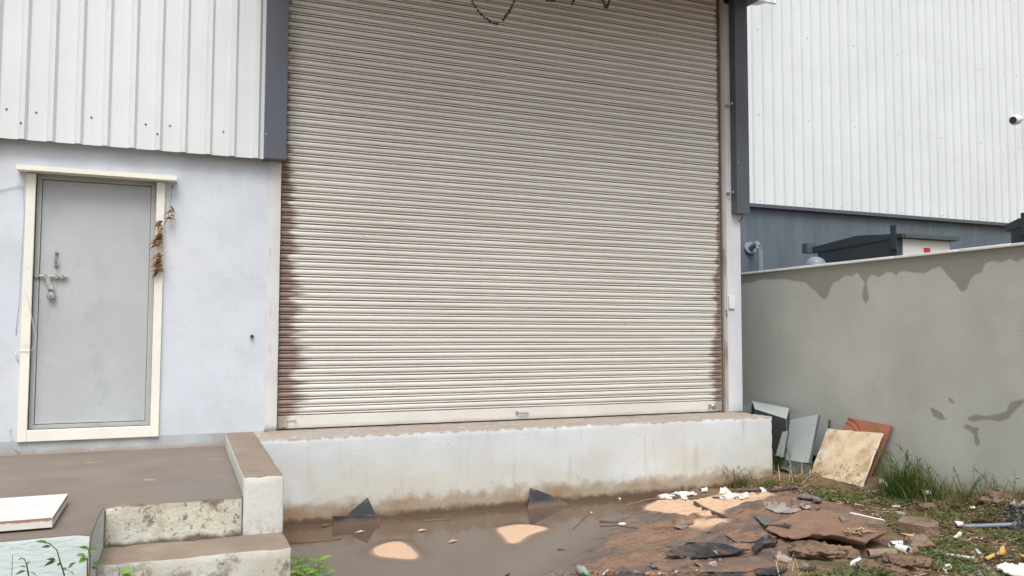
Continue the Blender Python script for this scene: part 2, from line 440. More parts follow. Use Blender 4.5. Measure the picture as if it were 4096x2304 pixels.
mat('foam_white', (0.70, 0.69, 0.66), 0.85, 0.08, 15, layers=(dict(col=(0.40, 0.31, 0.23), scale=14, lo=0.52, hi=0.68, amt=0.75, detail=5),))
mat('rock_mud', (0.19, 0.125, 0.085), 0.9, 0.2, 8, bump=0.9, bscale=35, bdist=0.02, layers=(
    dict(col=(0.33, 0.25, 0.17), scale=6, lo=0.58, hi=0.7, amt=0.6),
    dict(col=(0.07, 0.05, 0.035), scale=13, lo=0.55, hi=0.68, nr=0.75, amt=0.8)))
mat('rock_slab', (0.225, 0.155, 0.115), 0.85, 0.15, 6, bump=0.7, bscale=30, bdist=0.015, layers=(
    dict(col=(0.11, 0.075, 0.052), scale=9, lo=0.52, hi=0.66, nr=0.75, amt=0.7),))
mat('old_wood', (0.27, 0.20, 0.145), 0.85, 0.2, 8, stretch=(1, 4, 4), bump=0.4, bscale=40)
mat('twig', (0.14, 0.095, 0.065), 0.9, 0.25, 30)
mat('straw', (0.50, 0.40, 0.27), 0.85, 0.2, 30)
mat('yellow_scrap', (0.58, 0.40, 0.13), 0.7, 0.15, 20)
mat('charcoal_bits', (0.10, 0.095, 0.10), 0.8, 0.5, 30, layers=(dict(col=(0.36, 0.38, 0.40), scale=24, lo=0.58, hi=0.66, amt=0.7),))
mat('litter_brown', (0.15, 0.095, 0.058), 0.95, 0.45, 18, layers=(dict(col=(0.33, 0.24, 0.14), scale=26, lo=0.58, hi=0.66, amt=0.7),))
mat('bottle_clear', (0.75, 0.80, 0.78), 0.1, 0.02, 5, trans=0.75, fine=0)
mat('teal_cap', (0.20, 0.55, 0.50), 0.4, 0.05, 10)
mat('blue_rod', (0.20, 0.25, 0.29), 0.4, 0.1, 10)
def leafmat(name, a, b, sc=14):
    m = mat(name, a, 0.55, 0.0, sc, spec=0.4, fine=0, layers=(dict(col=b, scale=sc, lo=0.35, hi=0.65, amt=1.0),))
    nt = m.node_tree
    bs = nt.nodes['Principled BSDF']
    tr = nt.nodes.new('ShaderNodeBsdfTranslucent')
    tr.inputs[0].default_value = (b[0]*1.3, b[1]*1.4, b[2], 1)
    mx = nt.nodes.new('ShaderNodeMixShader'); mx.inputs[0].default_value = 0.3
    nt.links.new(bs.outputs[0], mx.inputs[1]); nt.links.new(tr.outputs[0], mx.inputs[2])
    nt.links.new(mx.outputs[0], nt.nodes['Material Output'].inputs['Surface'])
    return m
leafmat('grass_green', (0.045, 0.085, 0.02), (0.11, 0.165, 0.04), 9)
leafmat('grass_mixed', (0.09, 0.11, 0.035), (0.22, 0.20, 0.08), 12)
leafmat('weed_green', (0.065, 0.095, 0.03), (0.16, 0.19, 0.075), 18)
leafmat('bright_leaf', (0.11, 0.27, 0.035), (0.26, 0.46, 0.07), 10)
leafmat('sapling_leaf', (0.045, 0.13, 0.045), (0.11, 0.24, 0.07), 10)
leafmat('sapling_leaf_young', (0.14, 0.30, 0.06), (0.22, 0.40, 0.10), 10)

# ground and water have their own shaders
mat('earth', (0.20, 0.125, 0.078), 0.92, 0.22, 5, bump=0.8, bscale=45, bdist=0.02, layers=(
    dict(col=(0.105, 0.095, 0.04), scale=4.5, lo=0.44, hi=0.60, nr=0.75, attr='grassy', alo=0.2, ahi=0.8, amt=0.85),
    dict(col=(0.085, 0.055, 0.036), scale=9, lo=0.50, hi=0.64, nr=0.75, attr='grassy', alo=0.1, ahi=0.6, amt=0.8),
    dict(col=(0.245, 0.148, 0.10), attr='mud', alo=0.3, ahi=0.7, wob2=0.5, w2scale=5, amt=0.95, rough=0.42),
    dict(col=(0.14, 0.088, 0.063), scale=6, lo=0.48, hi=0.64, st=(0.8, 2.6, 1), attr='mud', amt=0.8, rough=0.4, detail=5),
    dict(col=(0.095, 0.085, 0.082), scale=1.7, lo=0.51, hi=0.60, st=(0.8, 2.0, 1), attr='mud', amt=0.8, rough=0.3, off=8, detail=5),
    dict(col=(0.64, 0.44, 0.30), attr='silt', alo=0.15, ahi=0.85, amt=0.97, rough=0.6)))

wm = bpy.data.materials.new('muddy_water')
wm.use_nodes = True
nt = wm.node_tree; bs = nt.nodes['Principled BSDF']
bs.inputs['Roughness'].default_value = 0.025
bs.inputs['IOR'].default_value = 1.42
geo = nt.nodes.new('ShaderNodeNewGeometry')
t1 = nt.nodes.new('ShaderNodeTexNoise'); t1.inputs['Scale'].default_value = 0.9; t1.inputs['Detail'].default_value = 4
nt.links.new(geo.outputs['Position'], t1.inputs['Vector'])
cr = nt.nodes.new('ShaderNodeMix'); cr.data_type = 'RGBA'
t1.inputs['Roughness'].default_value = 0.65
cr.inputs[6].default_value = (0.092, 0.064, 0.046, 1); cr.inputs[7].default_value = (0.160, 0.111, 0.080, 1)
nt.links.new(t1.outputs['Fac'], cr.inputs[0])
nt.links.new(cr.outputs[2], bs.inputs['Base Color'])
t2 = nt.nodes.new('ShaderNodeTexNoise'); t2.inputs['Scale'].default_value = 3.5; t2.inputs['Detail'].default_value = 2
nt.links.new(geo.outputs['Position'], t2.inputs['Vector'])
bp = nt.nodes.new('ShaderNodeBump'); bp.inputs['Strength'].default_value = 0.03; bp.inputs['Distance'].default_value = 0.02
nt.links.new(t2.outputs['Fac'], bp.inputs['Height']); nt.links.new(bp.outputs[0], bs.inputs['Normal'])
at_ = nt.nodes.new('ShaderNodeAttribute'); at_.attribute_name = 'murk'
trn = nt.nodes.new('ShaderNodeBsdfTransparent')
mxw = nt.nodes.new('ShaderNodeMixShader')
nt.links.new(at_.outputs['Fac'], mxw.inputs[0])
nt.links.new(trn.outputs[0], mxw.inputs[1]); nt.links.new(bs.outputs[0], mxw.inputs[2])
nt.links.new(mxw.outputs[0], nt.nodes['Material Output'].inputs['Surface'])
M['muddy_water'] = wm

# ------------------------------------------------------------------ mesh helpers
ORG = {}
class MB:
    def __init__(s):
        s.v = []; s.f = []; s.mi = []
    def add(s, vs_, fs, mi=0):
        o = len(s.v)
        s.v += [tuple(float(k) for k in p) for p in vs_]
        for f in fs:
            s.f.append(tuple(i+o for i in f)); s.mi.append(mi)
        return s
    def box(s, x0, x1, y0, y1, z0, z1, mi=0):
        return s.add([(x0, y0, z0), (x1, y0, z0), (x1, y1, z0), (x0, y1, z0), (x0, y0, z1), (x1, y0, z1), (x1, y1, z1), (x0, y1, z1)],
                     [(0, 3, 2, 1), (4, 5, 6, 7), (0, 1, 5, 4), (1, 2, 6, 5), (2, 3, 7, 6), (3, 0, 4, 7)], mi)
    def hull(s, front, back, mi=0, mi_side=None):
        """two matching polygons joined by sides"""
        n = len(front)
        o = [tuple(p) for p in front]+[tuple(p) for p in back]
        s.add(o, [tuple(range(n)), tuple(range(2*n-1, n-1, -1))], mi)
        s.add(o, [(i, i+n, (i+1) % n+n, (i+1) % n) for i in range(n)], mi if mi_side is None else mi_side)
        return s
    def tube(s, pts, r, n=8, mi=0, cap=True, r1=None):
        pts = [Vector(p) for p in pts]
        k = len(pts)
        up = Vector((0.13, 0.31, 0.94)).normalized()
        vs_ = []
        for i, p in enumerate(pts):
            d = (pts[min(i+1, k-1)]-pts[max(i-1, 0)]).normalized()
            a = d.cross(up)
            if a.length < 1e-3:
                a = d.cross(Vector((1, 0, 0)))
            a.normalize(); b = d.cross(a)
            rr = r if r1 is None else r+(r1-r)*i/(k-1)
            for j in range(n):
                t = 2*math.pi*j/n
                vs_.append(p+(a*math.cos(t)+b*math.sin(t))*rr)
        fs = [(i*n+j, i*n+(j+1) % n, (i+1)*n+(j+1) % n, (i+1)*n+j) for i in range(k-1) for j in range(n)]
        if cap:
            fs += [tuple(range(n-1, -1, -1)), tuple(range((k-1)*n, k*n))]
        return s.add(vs_, fs, mi)
    def lathe(s, p0, axis, prof, n=16, mi=0):
        """prof: list of (distance along axis, radius)"""
        p0 = Vector(p0); d = Vector(axis).normalized()
        a = d.orthogonal().normalized(); b = d.cross(a)
        vs_ = []
        for t, r in prof:
            for j in range(n):
                q = 2*math.pi*j/n
                vs_.append(p0+d*t+(a*math.cos(q)+b*math.sin(q))*r)
        k = len(prof)
        fs = [(i*n+j, i*n+(j+1) % n, (i+1)*n+(j+1) % n, (i+1)*n+j) for i in range(k-1) for j in range(n)]
        fs += [tuple(range(n-1, -1, -1)), tuple(range((k-1)*n, k*n))]
        return s.add(vs_, fs, mi)
    def mesh(s, name, mats, smooth=False, bevel=0.0):
        me = bpy.data.meshes.new(name)
        me.from_pydata(s.v, [], s.f)
        for m in (mats if isinstance(mats, (list, tuple)) else [mats]):
            me.materials.append(M[m])
        me.polygons.foreach_set('material_index', s.mi)
        bm = bmesh.new(); bm.from_mesh(me)
        bmesh.ops.recalc_face_normals(bm, faces=bm.faces)
        if bevel:
            es = [e for e in bm.edges if len(e.link_faces) == 2 and e.calc_face_angle(0) > 0.6]
            bmesh.ops.bevel(bm, geom=es, offset=bevel, segments=2, affect='EDGES', profile=0.6)
        bm.to_mesh(me); bm.free()
        if smooth is True:
            me.polygons.foreach_set('use_smooth', [True]*len(me.polygons))
        elif smooth:
            me.set_sharp_from_angle(angle=smooth)
            me.polygons.foreach_set('use_smooth', [True]*len(me.polygons))
        return me

def put(name, me, parent=None, loc=(0, 0, 0), rot=None):
    o = bpy.data.objects.new(name, me)
    COL.objects.link(o)
    w = np.array(loc, float)
    ORG[o.name] = w
    if parent is not None:
        o.parent = parent
        o.location = w-ORG[parent.name]
    else:
        o.location = w
    if rot is not None:
        o.rotation_euler = rot
    return o

def thing(name, label, cat, loc=(0, 0, 0), group=None):
    o = bpy.data.objects.new(name, None)
    o.empty_display_size = 0.1
    COL.objects.link(o)
    o.location = loc
    ORG[o.name] = np.array(loc, float)
    return tag(o, label, cat, group)

def tag(o, label, cat, group=None):
    o['label'] = label; o['category'] = cat
    if group:
        o['group'] = group
    return o

def build(name, mb, mats, parent=None, smooth=False, bevel=0.0):
    """world-coordinate mesh, origin kept at the parent's world origin"""
    return put(name, mb.mesh(name, mats, smooth, bevel), parent)

def single(name, mb, mats, label, cat, group=None, smooth=False, bevel=0.0):
    """a thing that is one mesh; its origin moves to its base"""
    v = np.array(mb.v)
    base = np.array([v[:, 0].mean(), v[:, 1].mean(), v[:, 2].min()])
    mb.v = [tuple(p) for p in v-base]
    return tag(put(name, mb.mesh(name, mats, smooth, bevel), None, base), label, cat, group)

def rough_box(x0, x1, y0, y1, z0, z1, res=0.06, amp=0.004, bevel=0.01, faces=None, seed=0.0, chip=0.0):
    """masonry block: subdivided, slightly uneven, worn edges"""
    bm = bmesh.new()
    def axis(a, b):
        k = max(1, int(round((b-a)/res)))
        return np.linspace(a, b, k+1)
    X, Y, Z = axis(x0, x1), axis(y0, y1), axis(z0, z1)
    cache = {}
    def V(p):
        q = tuple(round(k, 5) for k in p)
        if q not in cache:
            cache[q] = bm.verts.new(p)
        return cache[q]
    def face(A, B, fn):
        for i in range(len(A)-1):
            for j in range(len(B)-1):
                bm.faces.new([V(fn(A[i], B[j])), V(fn(A[i+1], B[j])), V(fn(A[i+1], B[j+1])), V(fn(A[i], B[j+1]))])
    face(X, Y, lambda a, b: (a, b, z1)); face(X, Y, lambda a, b: (a, b, z0))
    face(X, Z, lambda a, b: (a, y0, b)); face(X, Z, lambda a, b: (a, y1, b))
    face(Y, Z, lambda a, b: (x0, a, b)); face(Y, Z, lambda a, b: (x1, a, b))
    bmesh.ops.recalc_face_normals(bm, faces=bm.faces)
    if bevel:
        es = [e for e in bm.edges if len(e.link_faces) == 2 and e.calc_face_angle(0) > 0.6]
        bmesh.ops.bevel(bm, geom=es, offset=bevel, segments=2, affect='EDGES', profile=0.5)
    for v in bm.verts:
        q = v.co
        n1 = mnoise.noise_vector(q*3.1+Vector((seed, 0, 0)))
        n2 = mnoise.noise_vector(q*17+Vector((0, seed, 0)))
        v.co = q+n1*amp+n2*amp*0.5
    if chip:
        for v in bm.verts:
            e = (min(abs(v.co.x-x0), abs(v.co.x-x1)) < bevel*1.5)+(min(abs(v.co.y-y0), abs(v.co.y-y1)) < bevel*1.5)+(abs(v.co.z-z1) < bevel*1.5)
            if e >= 2:
                k = mnoise.noise(v.co*14+Vector((seed, 3, 1)))
                if k > 0.15:
                    v.co.z -= chip*k
                    v.co.y += chip*k*0.7
    return bm

def put_bm(name, bm, mats, parent=None, smooth=True, top=None, right=None, front=None):
    me = bpy.data.meshes.new(name)
    if top is not None:
        for f in bm.faces:
            if f.normal.z > 0.7:
                f.material_index = top
    if front is not None:
        for f in bm.faces:
            if f.normal.y < -0.7:
                f.material_index = front
    bm.to_mesh(me); bm.free()
    for m in (mats if isinstance(mats, (list, tuple)) else [mats]):
        me.materials.append(M[m])
    me.set_sharp_from_angle(angle=R(40))
    if smooth:
        me.polygons.foreach_set('use_smooth', [True]*len(me.polygons))
    return put(name, me, parent)

# ------------------------------------------------------------------ setting: ground and puddle
def axis_lines(lo, hi, step, far):
    a = list(np.arange(lo, hi+1e-6, step))
    l, r = [], []
    for d in far:
        l.insert(0, lo-d); r.append(hi+d)
    return np.array(l+a+r)
GX = axis_lines(-2.6, 5.6, 0.025, (0.3, 1, 3, 8, 20, 60, 150, 400))
GY = axis_lines(-4.6, 0.2, 0.025, (0.3, 1, 3, 8, 20, 60, 150, 400))
gx, gy = np.meshgrid(GX, GY, indexing='ij')
cx_, cy_ = np.clip(gx, -2.6, 5.6), np.clip(gy, -4.6, 0.2)
gz = terrain_exact(cx_, cy_)
nx, ny = gx.shape
idx = np.arange(nx*ny).reshape(nx, ny)
quads = np.stack([idx[:-1, :-1], idx[1:, :-1], idx[1:, 1:], idx[:-1, 1:]], -1).reshape(-1, 4)
gm = bpy.data.meshes.new('ground')
gm.from_pydata(np.stack([gx, gy, gz], -1).reshape(-1, 3).tolist(), [], quads.tolist())
gm.polygons.foreach_set('use_smooth', [True]*len(gm.polygons))
gm.materials.append(M['earth'])
def vattr(me, name, val):
    a = me.attributes.new(name, 'FLOAT', 'POINT')
    a.data.foreach_set('value', np.asarray(val, np.float32).ravel())
sh = (gx-0.97*gy-4.11)/1.39
silt = np.zeros_like(gx)
for k, p in enumerate(ISL):
    silt = np.maximum(silt, sst(1-(sdist(gx, gy, p)+0.0)/(0.24 if k != 2 else 0.12)))
# mud-covered plastic: between the shore and the rubbish-strewn bank
MUDPX = [(2300, 2320), (2500, 2140), (2560, 2030), (2700, 1985), (3000, 1968), (3180, 1962), (3260, 1985), (3400, 2055), (3470, 2110), (3330, 2200), (3200, 2260), (3050, 2320)]
MUD = [tuple(on(a, b, 'z', -0.63)[:2]) for a, b in MUDPX]
md = sdist(gx, gy, MUD)
mud = np.where(sh < 0.1, 1.0, sst(0.5-md/0.25))
mud = np.where(gx < -0.2, 0, mud)
near = -(gy+2.62+0.12*(gx-1.2))
vattr(gm, 'silt', silt)
vattr(gm, 'mud', mud)
vattr(gm, 'grassy', sst((sh-0.5)/0.4)*(1-mud)+np.where(gx < -0.2, 0.8, 0)+0.6*sst(near/0.3)*(1-mud))
g = put('ground', gm)
g['kind'] = 'structure'

WX = np.arange(-0.3, 5.0, 0.03); WY = np.arange(-3.1, -0.45, 0.03)
wx, wy = np.meshgrid(WX, WY, indexing='ij')
wd = WATER-terrain_exact(wx, wy)
nx, ny = wx.shape
idx = np.arange(nx*ny).reshape(nx, ny)
q = np.stack([idx[:-1, :-1], idx[1:, :-1], idx[1:, 1:], idx[:-1, 1:]], -1).reshape(-1, 4)
keep = (wd.ravel()[q].max(1) > -0.004)
q = q[keep]
me = bpy.data.meshes.new('puddle')
used = np.unique(q)
remap = -np.ones(nx*ny, int); remap[used] = np.arange(len(used))
pv = np.stack([wx, wy, np.full_like(wx, WATER)], -1).reshape(-1, 3)[used]
me.from_pydata(pv.tolist(), [], remap[q].tolist())
me.polygons.foreach_set('use_smooth', [True]*len(me.polygons))
me.materials.append(wm)
dd = np.maximum(wd.ravel()[used], 0)
vattr(me, 'murk', np.clip(0.10+0.9*(1-np.exp(-dd/0.006)), 0, 1))
w = put('puddle', me)
w['kind'] = 'structure'

# ------------------------------------------------------------------ corrugated sheet profile
def rib_profile(x0, x1, first, pitch, rib_h, top_w, flank, y):
    """polyline along x with outward (towards -y) trapezoid ribs"""
    pts = [(x0, y)]
    k = math.ceil((x0-first-pitch)/pitch)
    while True:
        c = first+k*pitch
        if c-top_w/2-flank > x1:
            break
        for dx, dy in ((-top_w/2-flank, 0), (-top_w/2, -rib_h), (top_w/2, -rib_h), (top_w/2+flank, 0)):
            if x0 < c+dx < x1:
                pts.append((c+dx, y+dy))
        m = c+pitch/2                        # two shallow stiffeners in the pan
        for s in (-0.022, 0.022):
            for dx, dy in ((-0.008, 0), (0, -0.0008), (0.008, 0)):
                if x0 < m+s+dx < x1:
                    pts.append((m+s+dx, y+dy))
        k += 1
    pts.append((x1, y))
    return pts

def sheet(prof, z0, z1, t=0.004):
    mb = MB()
    n = len(prof)
    f = [(x, y, z0) for x, y in prof]+[(x, y, z1) for x, y in prof]
    b = [(x, y+t, z0) for x, y in prof]+[(x, y+t, z1) for x, y in prof]
    mb.add(f, [(i, i+1, n+i+1, n+i) for i in range(n-1)])
    mb.add(b, [(i+1, i, n+i, n+i+1) for i in range(n-1)])
    mb.add(f[:n]+b[:n], [(i, n+i, n+i+1, i+1) for i in range(n-1)])
    mb.add([f[0], f[n], b[n], b[0]], [(0, 1, 2, 3)])
    mb.add([f[n-1], f[2*n-1], b[2*n-1], b[n-1]], [(0, 1, 2, 3)])
    return mb

def plain(name, mb, mats, parent, smooth=False):
    me = bpy.data.meshes.new(name)
    me.from_pydata(mb.v, [], mb.f)
    for m in (mats if isinstance(mats, (list, tuple)) else [mats]):
        me.materials.append(M[m])
    me.polygons.foreach_set('material_index', mb.mi)
    return put(name, me, parent)

def screw_mesh(r=0.0062):
    return MB().lathe((0, 0, 0), (0, -1, 0), [(0, r*1.35), (0.002, r*1.35), (0.0021, r*0.75), (0.008, r*0.7)], 8).mesh('screw', 'screw_grey')
SCREW = screw_mesh()

# ------------------------------------------------------------------ warehouse front
wh = thing('warehouse', 'white warehouse front with lavender wall, grey steel door and tall roller shutter', 'warehouse', (-1.5, 0.15, -0.107))
DX0, DX1, DZ0, DZ1 = -1.880, -1.003, 0.085, 2.117           # clear opening inside the cream surround
wall = MB()
wall.box(-8, DX0, 0, 0.2, 0.0, 2.7)
wall.box(DX1, -0.10, 0, 0.2, 0.0, 2.7)
wall.box(DX0, DX1, 0, 0.2, DZ1, 2.7)
wall.box(DX0, DX1, 0, 0.2, 0.0, DZ0)
build('wall', wall, 'lavender_render', wh)
build('wall_plinth', MB().box(-8, -0.10, -0.006, 0.2, -0.9, -0.001), 'plinth_grey', wh)
put_bm('pier', rough_box(-0.107, 0.0, -0.010, 0.2, 0.0, 2.7, 0.08, 0.002, 0.005, seed=2), 'pier_paint', wh)
build('upper_wall', MB().box(-8, 4.95, 0.14, 0.3, 2.701, 7.0), 'pier_paint', wh)
build('side_wall', MB().box(4.76, 4.95, 0.301, 9.0, -0.9, 7.0), 'pillar_paint', wh)
build('rear_mass', MB().box(-8, 4.755, 0.75, 9.0, -0.9, 6.9), 'pier_paint', wh)
put_bm('pillar', rough_box(4.758, 4.950, 0.0, 0.29, -0.0, 4.558, 0.09, 0.0015, 0.005, seed=5), 'pillar_paint', wh)
# canopy over the shutter, above the picture
can = build('canopy', MB().box(-0.35, 5.2, -1.6, 0.13, 4.64, 4.74), 'slate_trim', wh)

# cladding left of the shutter: one-metre sheets with screws
RX = [on(a, b, 'y', -0.11)[0] for a, b in ((89, 560), (200, 567), (311, 577), (420, 586), (524, 594), (633, 601), (727, 610), (838, 619), (930, 627), (1024, 634))]
pitch = (RX[-1]-RX[0])/9
first = RX[0]
CZ = 2.351
xe = -0.160
edges = [xe]
joint = first+5*pitch-0.02
j = joint
js = []
while j > -8:
    js.append(j); j -= 5*pitch
bounds = [-8.0]+sorted(js)+[xe]
for i in range(len(bounds)-1):
    yy = -0.100 if i % 2 == 0 else -0.1035
    sh_ = plain('cladding_sheet', sheet(rib_profile(bounds[i]-0.02, bounds[i+1], first, pitch, 0.030, 0.028, 0.020, yy), CZ, 6.6), 'cladding_paint', wh)
    for a, b in ((26, 436), (86, 496), (145, 450), (366, 470), (583, 497), (630, 539), (680, 503), (894, 527)):
        p = on(a, b, 'y', -0.103)
        if bounds[i] <= p[0] < bounds[i+1]:
            put('screw', SCREW, sh_, (p[0], yy-0.0005-(0.030 if abs((p[0]-first+pitch/2) % pitch-pitch/2) < 0.016 else 0), p[2]))
# dark trims either side of the shutter
lt = MB().box(-0.163, 0.024, -0.140, 0.135, 2.354, 6.6)
build('corner_trim', lt, 'slate_trim', wh, bevel=0.004)
p = on(1066, 538, 'y', -0.141)
put('screw', MB().lathe((0, 0, 0), (0, -1, 0), [(0, 0.008), (0.004, 0.008), (0.006, 0.004)], 8).mesh('screw', 'galvanised'), wh, (p[0], -0.141, p[2]))
rt = MB().box(4.828, 5.000, -0.105, -0.002, 2.176, 6.6)
rt.box(4.951, 5.000, -0.002, 0.30, 2.176, 6.6)
rtrim = build('corner_trim', rt, 'slate_trim', wh, bevel=0.003)
p = on(2948, 648, 'y', -0.107)
put('screw', MB().lathe((0, 0, 0), (0, -1, 0), [(0, 0.009), (0.004, 0.009), (0.006, 0.004)], 8).mesh('screw', 'galvanised'), rtrim, (p[0]+0.02, -0.1055, p[2]))
# strap clamps tying the trim to the pillar
for b in (420, 772):
    p = on(2915, b, 'y', -0.03)
    cl = MB().box(4.757, 4.805, -0.012, -0.002, p[2]-0.012, p[2]+0.012)
    cl.tube([(4.77, -0.012, p[2]), (4.77, -0.05, p[2]-0.004)], 0.006, 6)
    cl.tube([(4.798, -0.056, p[2]+0.006), (4.798, -0.080, p[2]+0.006)], 0.012, 8)
    cl.tube([(4.765, -0.03, p[2]-0.02), (4.80, -0.056, p[2]+0.004)], 0.006, 6)
    build('strap_clamp', cl, 'galvanised', wh)
# small cable stub under the right trim
build('cable_stub', MB().tube([(4.94, -0.03, 2.18), (4.945, -0.05, 2.15), (4.93, -0.045, 2.12), (4.925, -0.012, 2.10)], 0.006, 6), 'dark_metal', wh)
# switch plate on the pillar
sw = MB().box(4.771, 4.848, -0.022, -0.002, 1.127, 1.269)
sp = build('switch_plate', sw, 'white_plastic', wh, bevel=0.003)
# dark knob in the lavender wall
kp = on(1008, 1345, 'y', -0.02)
build('wall_knob', MB().lathe((kp[0], 0.0, kp[2]), (0, -1, 0), [(0, 0.013), (0.02, 0.013), (0.03, 0.015), (0.036, 0.009)], 12), 'dark_metal', wh, smooth=R(40))

# cream door surround, lintel shelf
fr = MB()
fr.box(-1.944, DX0, -0.032, 0.10, -0.004, 2.108)
fr.box(DX1, -0.939, -0.032, 0.10, -0.004, 2.108)
build('door_jamb', MB().box(-1.944, DX0, -0.032, 0.10, -0.004, 2.104), 'cream_frame', wh, bevel=0.004)
build('door_jamb', MB().box(DX1, -0.939, -0.032, 0.10, -0.004, 2.104), 'cream_frame', wh, bevel=0.004)
build('door_sill', MB().box(DX0, DX1, -0.030, 0.10, -0.004, DZ0), 'cream_frame', wh, bevel=0.004)
lin = MB().hull([(-2.003, -0.125, 2.112), (-0.850, -0.125, 2.108), (-0.850, -0.125, 2.146), (-2.003, -0.125, 2.150)],
                [(-2.003, -0.002, 2.112), (-0.850, -0.002, 2.108), (-0.850, -0.002, 2.150), (-2.003, -0.002, 2.154)])
build('lintel_shelf', lin, 'cream_frame', wh, bevel=0.003)
# steel frame and leaf
fm = MB()
fm.box(DX0+.001, -1.845, 0.035, 0.12, DZ0+.001, DZ1-.001)
fm.box(-1.045, DX1-.001, 0.035, 0.12, DZ0+.001, DZ1-.001)
build('door_frame', fm.box(-1.845, -1.045, 0.035, 0.12, 2.075, DZ1-.001).box(-1.845, -1.045, 0.035, 0.12, DZ0+.001, 0.118), 'door_frame_grey', wh)
leaf = build('door_leaf', MB().box(-1.842, -1.048, 0.050, 0.10, 0.122, 2.071), 'door_grey', wh, bevel=0.004)
build('door_backing', MB().box(DX0+.001, DX1-.001, 0.125, 0.195, DZ0+.001, DZ1-.001), 'door_frame_grey', wh)
YB = 0.030
hd = MB().tube([(-1.727, 0.058, 1.483), (-1.727, 0.018, 1.478), (-1.729, 0.010, 1.43), (-1.727, 0.018, 1.378), (-1.727, 0.058, 1.372)], 0.009, 8)
for z in (1.483, 1.372):
    hd.box(-1.745, -1.709, 0.050, 0.0495, z-0.016, z+0.016)
for z in (1.44, 1.425, 1.41):
    hd.lathe((-1.728, 0.011, z), (0, 0, 1), [(-0.004, 0.009), (0, 0.013), (0.004, 0.009)], 10)
build('door_handle', hd, 'galvanised', leaf, smooth=R(40))
bo = MB().tube([(-1.885, YB, 1.293), (-1.64, YB, 1.293)], 0.009, 8)
for x in (-1.86, -1.80, -1.72, -1.68):
    bo.box(x-0.010, x+0.010, YB-0.014, 0.0495, 1.276, 1.310)
bo.hull([(-1.800, YB-0.012, 1.290), (-1.766, YB-0.012, 1.290), (-1.760, YB-0.016, 1.25), (-1.736, YB-0.018, 1.215), (-1.740, YB-0.018, 1.180), (-1.766, YB-0.018, 1.190), (-1.790, YB-0.016, 1.235)],
        [(-1.800, YB-0.006, 1.290), (-1.766, YB-0.006, 1.290), (-1.760, YB-0.010, 1.25), (-1.736, YB-0.012, 1.215), (-1.740, YB-0.012, 1.180), (-1.766, YB-0.012, 1.190), (-1.790, YB-0.010, 1.235)])
build('door_bolt', bo, 'galvanised', leaf, smooth=R(30))
pl = thing('padlock', 'round steel padlock hanging from the bolt of the grey door', 'padlock', (-1.752, 0.02, 1.105))
build('shackle', MB().tube([(-1.766+0.0, 0.014, 1.160), (-1.768, 0.010, 1.185), (-1.752, 0.004, 1.200), (-1.736, 0.010, 1.185), (-1.738, 0.014, 1.160)], 0.005, 8), 'galvanised', pl, smooth=True)
pbody = build('body', MB().lathe((-1.752, 0.030, 1.137), (0, -1, 0), [(0, 0.024), (0.003, 0.030), (0.022, 0.030), (0.028, 0.024), (0.029, 0.010)], 20), 'galvanised', pl, smooth=R(40))
build('keyhole', MB().box(-1.755, -1.750, -0.001, 0.002, 1.122, 1.137), 'dark_metal', pbody)

# ------------------------------------------------------------------ roller shutter
SY = 0.050
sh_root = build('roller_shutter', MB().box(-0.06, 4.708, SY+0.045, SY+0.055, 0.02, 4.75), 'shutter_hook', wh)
prof = [(0.022, 0.0002, 1), (0.003, 0.0006, 0), (-0.0035, 0.0026, 0), (-0.0065, 0.0065, 0), (-0.0070, 0.0105, 0), (-0.0045, 0.0145, 0), (0.003, 0.0168, 0),
        (0.022, 0.0174, 1), (0.022, 0.0205, 1), (0.003, 0.0212, 0), (-0.005, 0.0232, 0), (-0.0095, 0.0290, 0), (-0.0120, 0.0370, 0), (-0.0125, 0.0445, 0), (-0.0115, 0.0530, 0), (-0.0075, 0.0595, 0),
        (-0.002, 0.0622, 0), (0.003, 0.0630, 0), (0.022, 0.0636, 1), (0.022, 0.0680, 1)]
def slat_mesh(k):
    mb = MB()
    xs = np.linspace(-0.05, 4.70, 13)
    vs_ = []
    for x in xs:
        dz = 0.0028*(vnoise(x*1.3+k*7.7, k*3.1)-0.5)
        dy = 0.007*(vnoise(x*0.9+k*3.7, k*5.1+9)-0.5)
        vs_ += [(x, a+dy, b+dz) for a, b, c in prof]
    n = len(prof)
    for i in range(len(xs)-1):
        for j in range(n-1):
            mb.f.append((i*n+j, (i+1)*n+j, (i+1)*n+j+1, i*n+j+1))
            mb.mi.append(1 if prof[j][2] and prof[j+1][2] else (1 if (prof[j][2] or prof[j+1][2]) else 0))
    mb.v = vs_
    me = bpy.data.meshes.new('slat')
    me.from_pydata(mb.v, [], mb.f)
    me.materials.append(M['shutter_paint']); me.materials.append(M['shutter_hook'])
    me.polygons.foreach_set('material_index', mb.mi)
    me.polygons.foreach_set('use_smooth', [True]*len(mb.f))
    me.set_sharp_from_angle(angle=R(50))
    return me
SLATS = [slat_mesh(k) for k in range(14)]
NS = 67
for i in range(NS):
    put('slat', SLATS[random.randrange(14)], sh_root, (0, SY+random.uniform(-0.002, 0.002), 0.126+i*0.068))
bar = build('bottom_bar', MB().box(-0.05, 4.70, SY-0.012, SY+0.03, 0.008, 0.121), 'shutter_bar', sh_root, bevel=0.004)
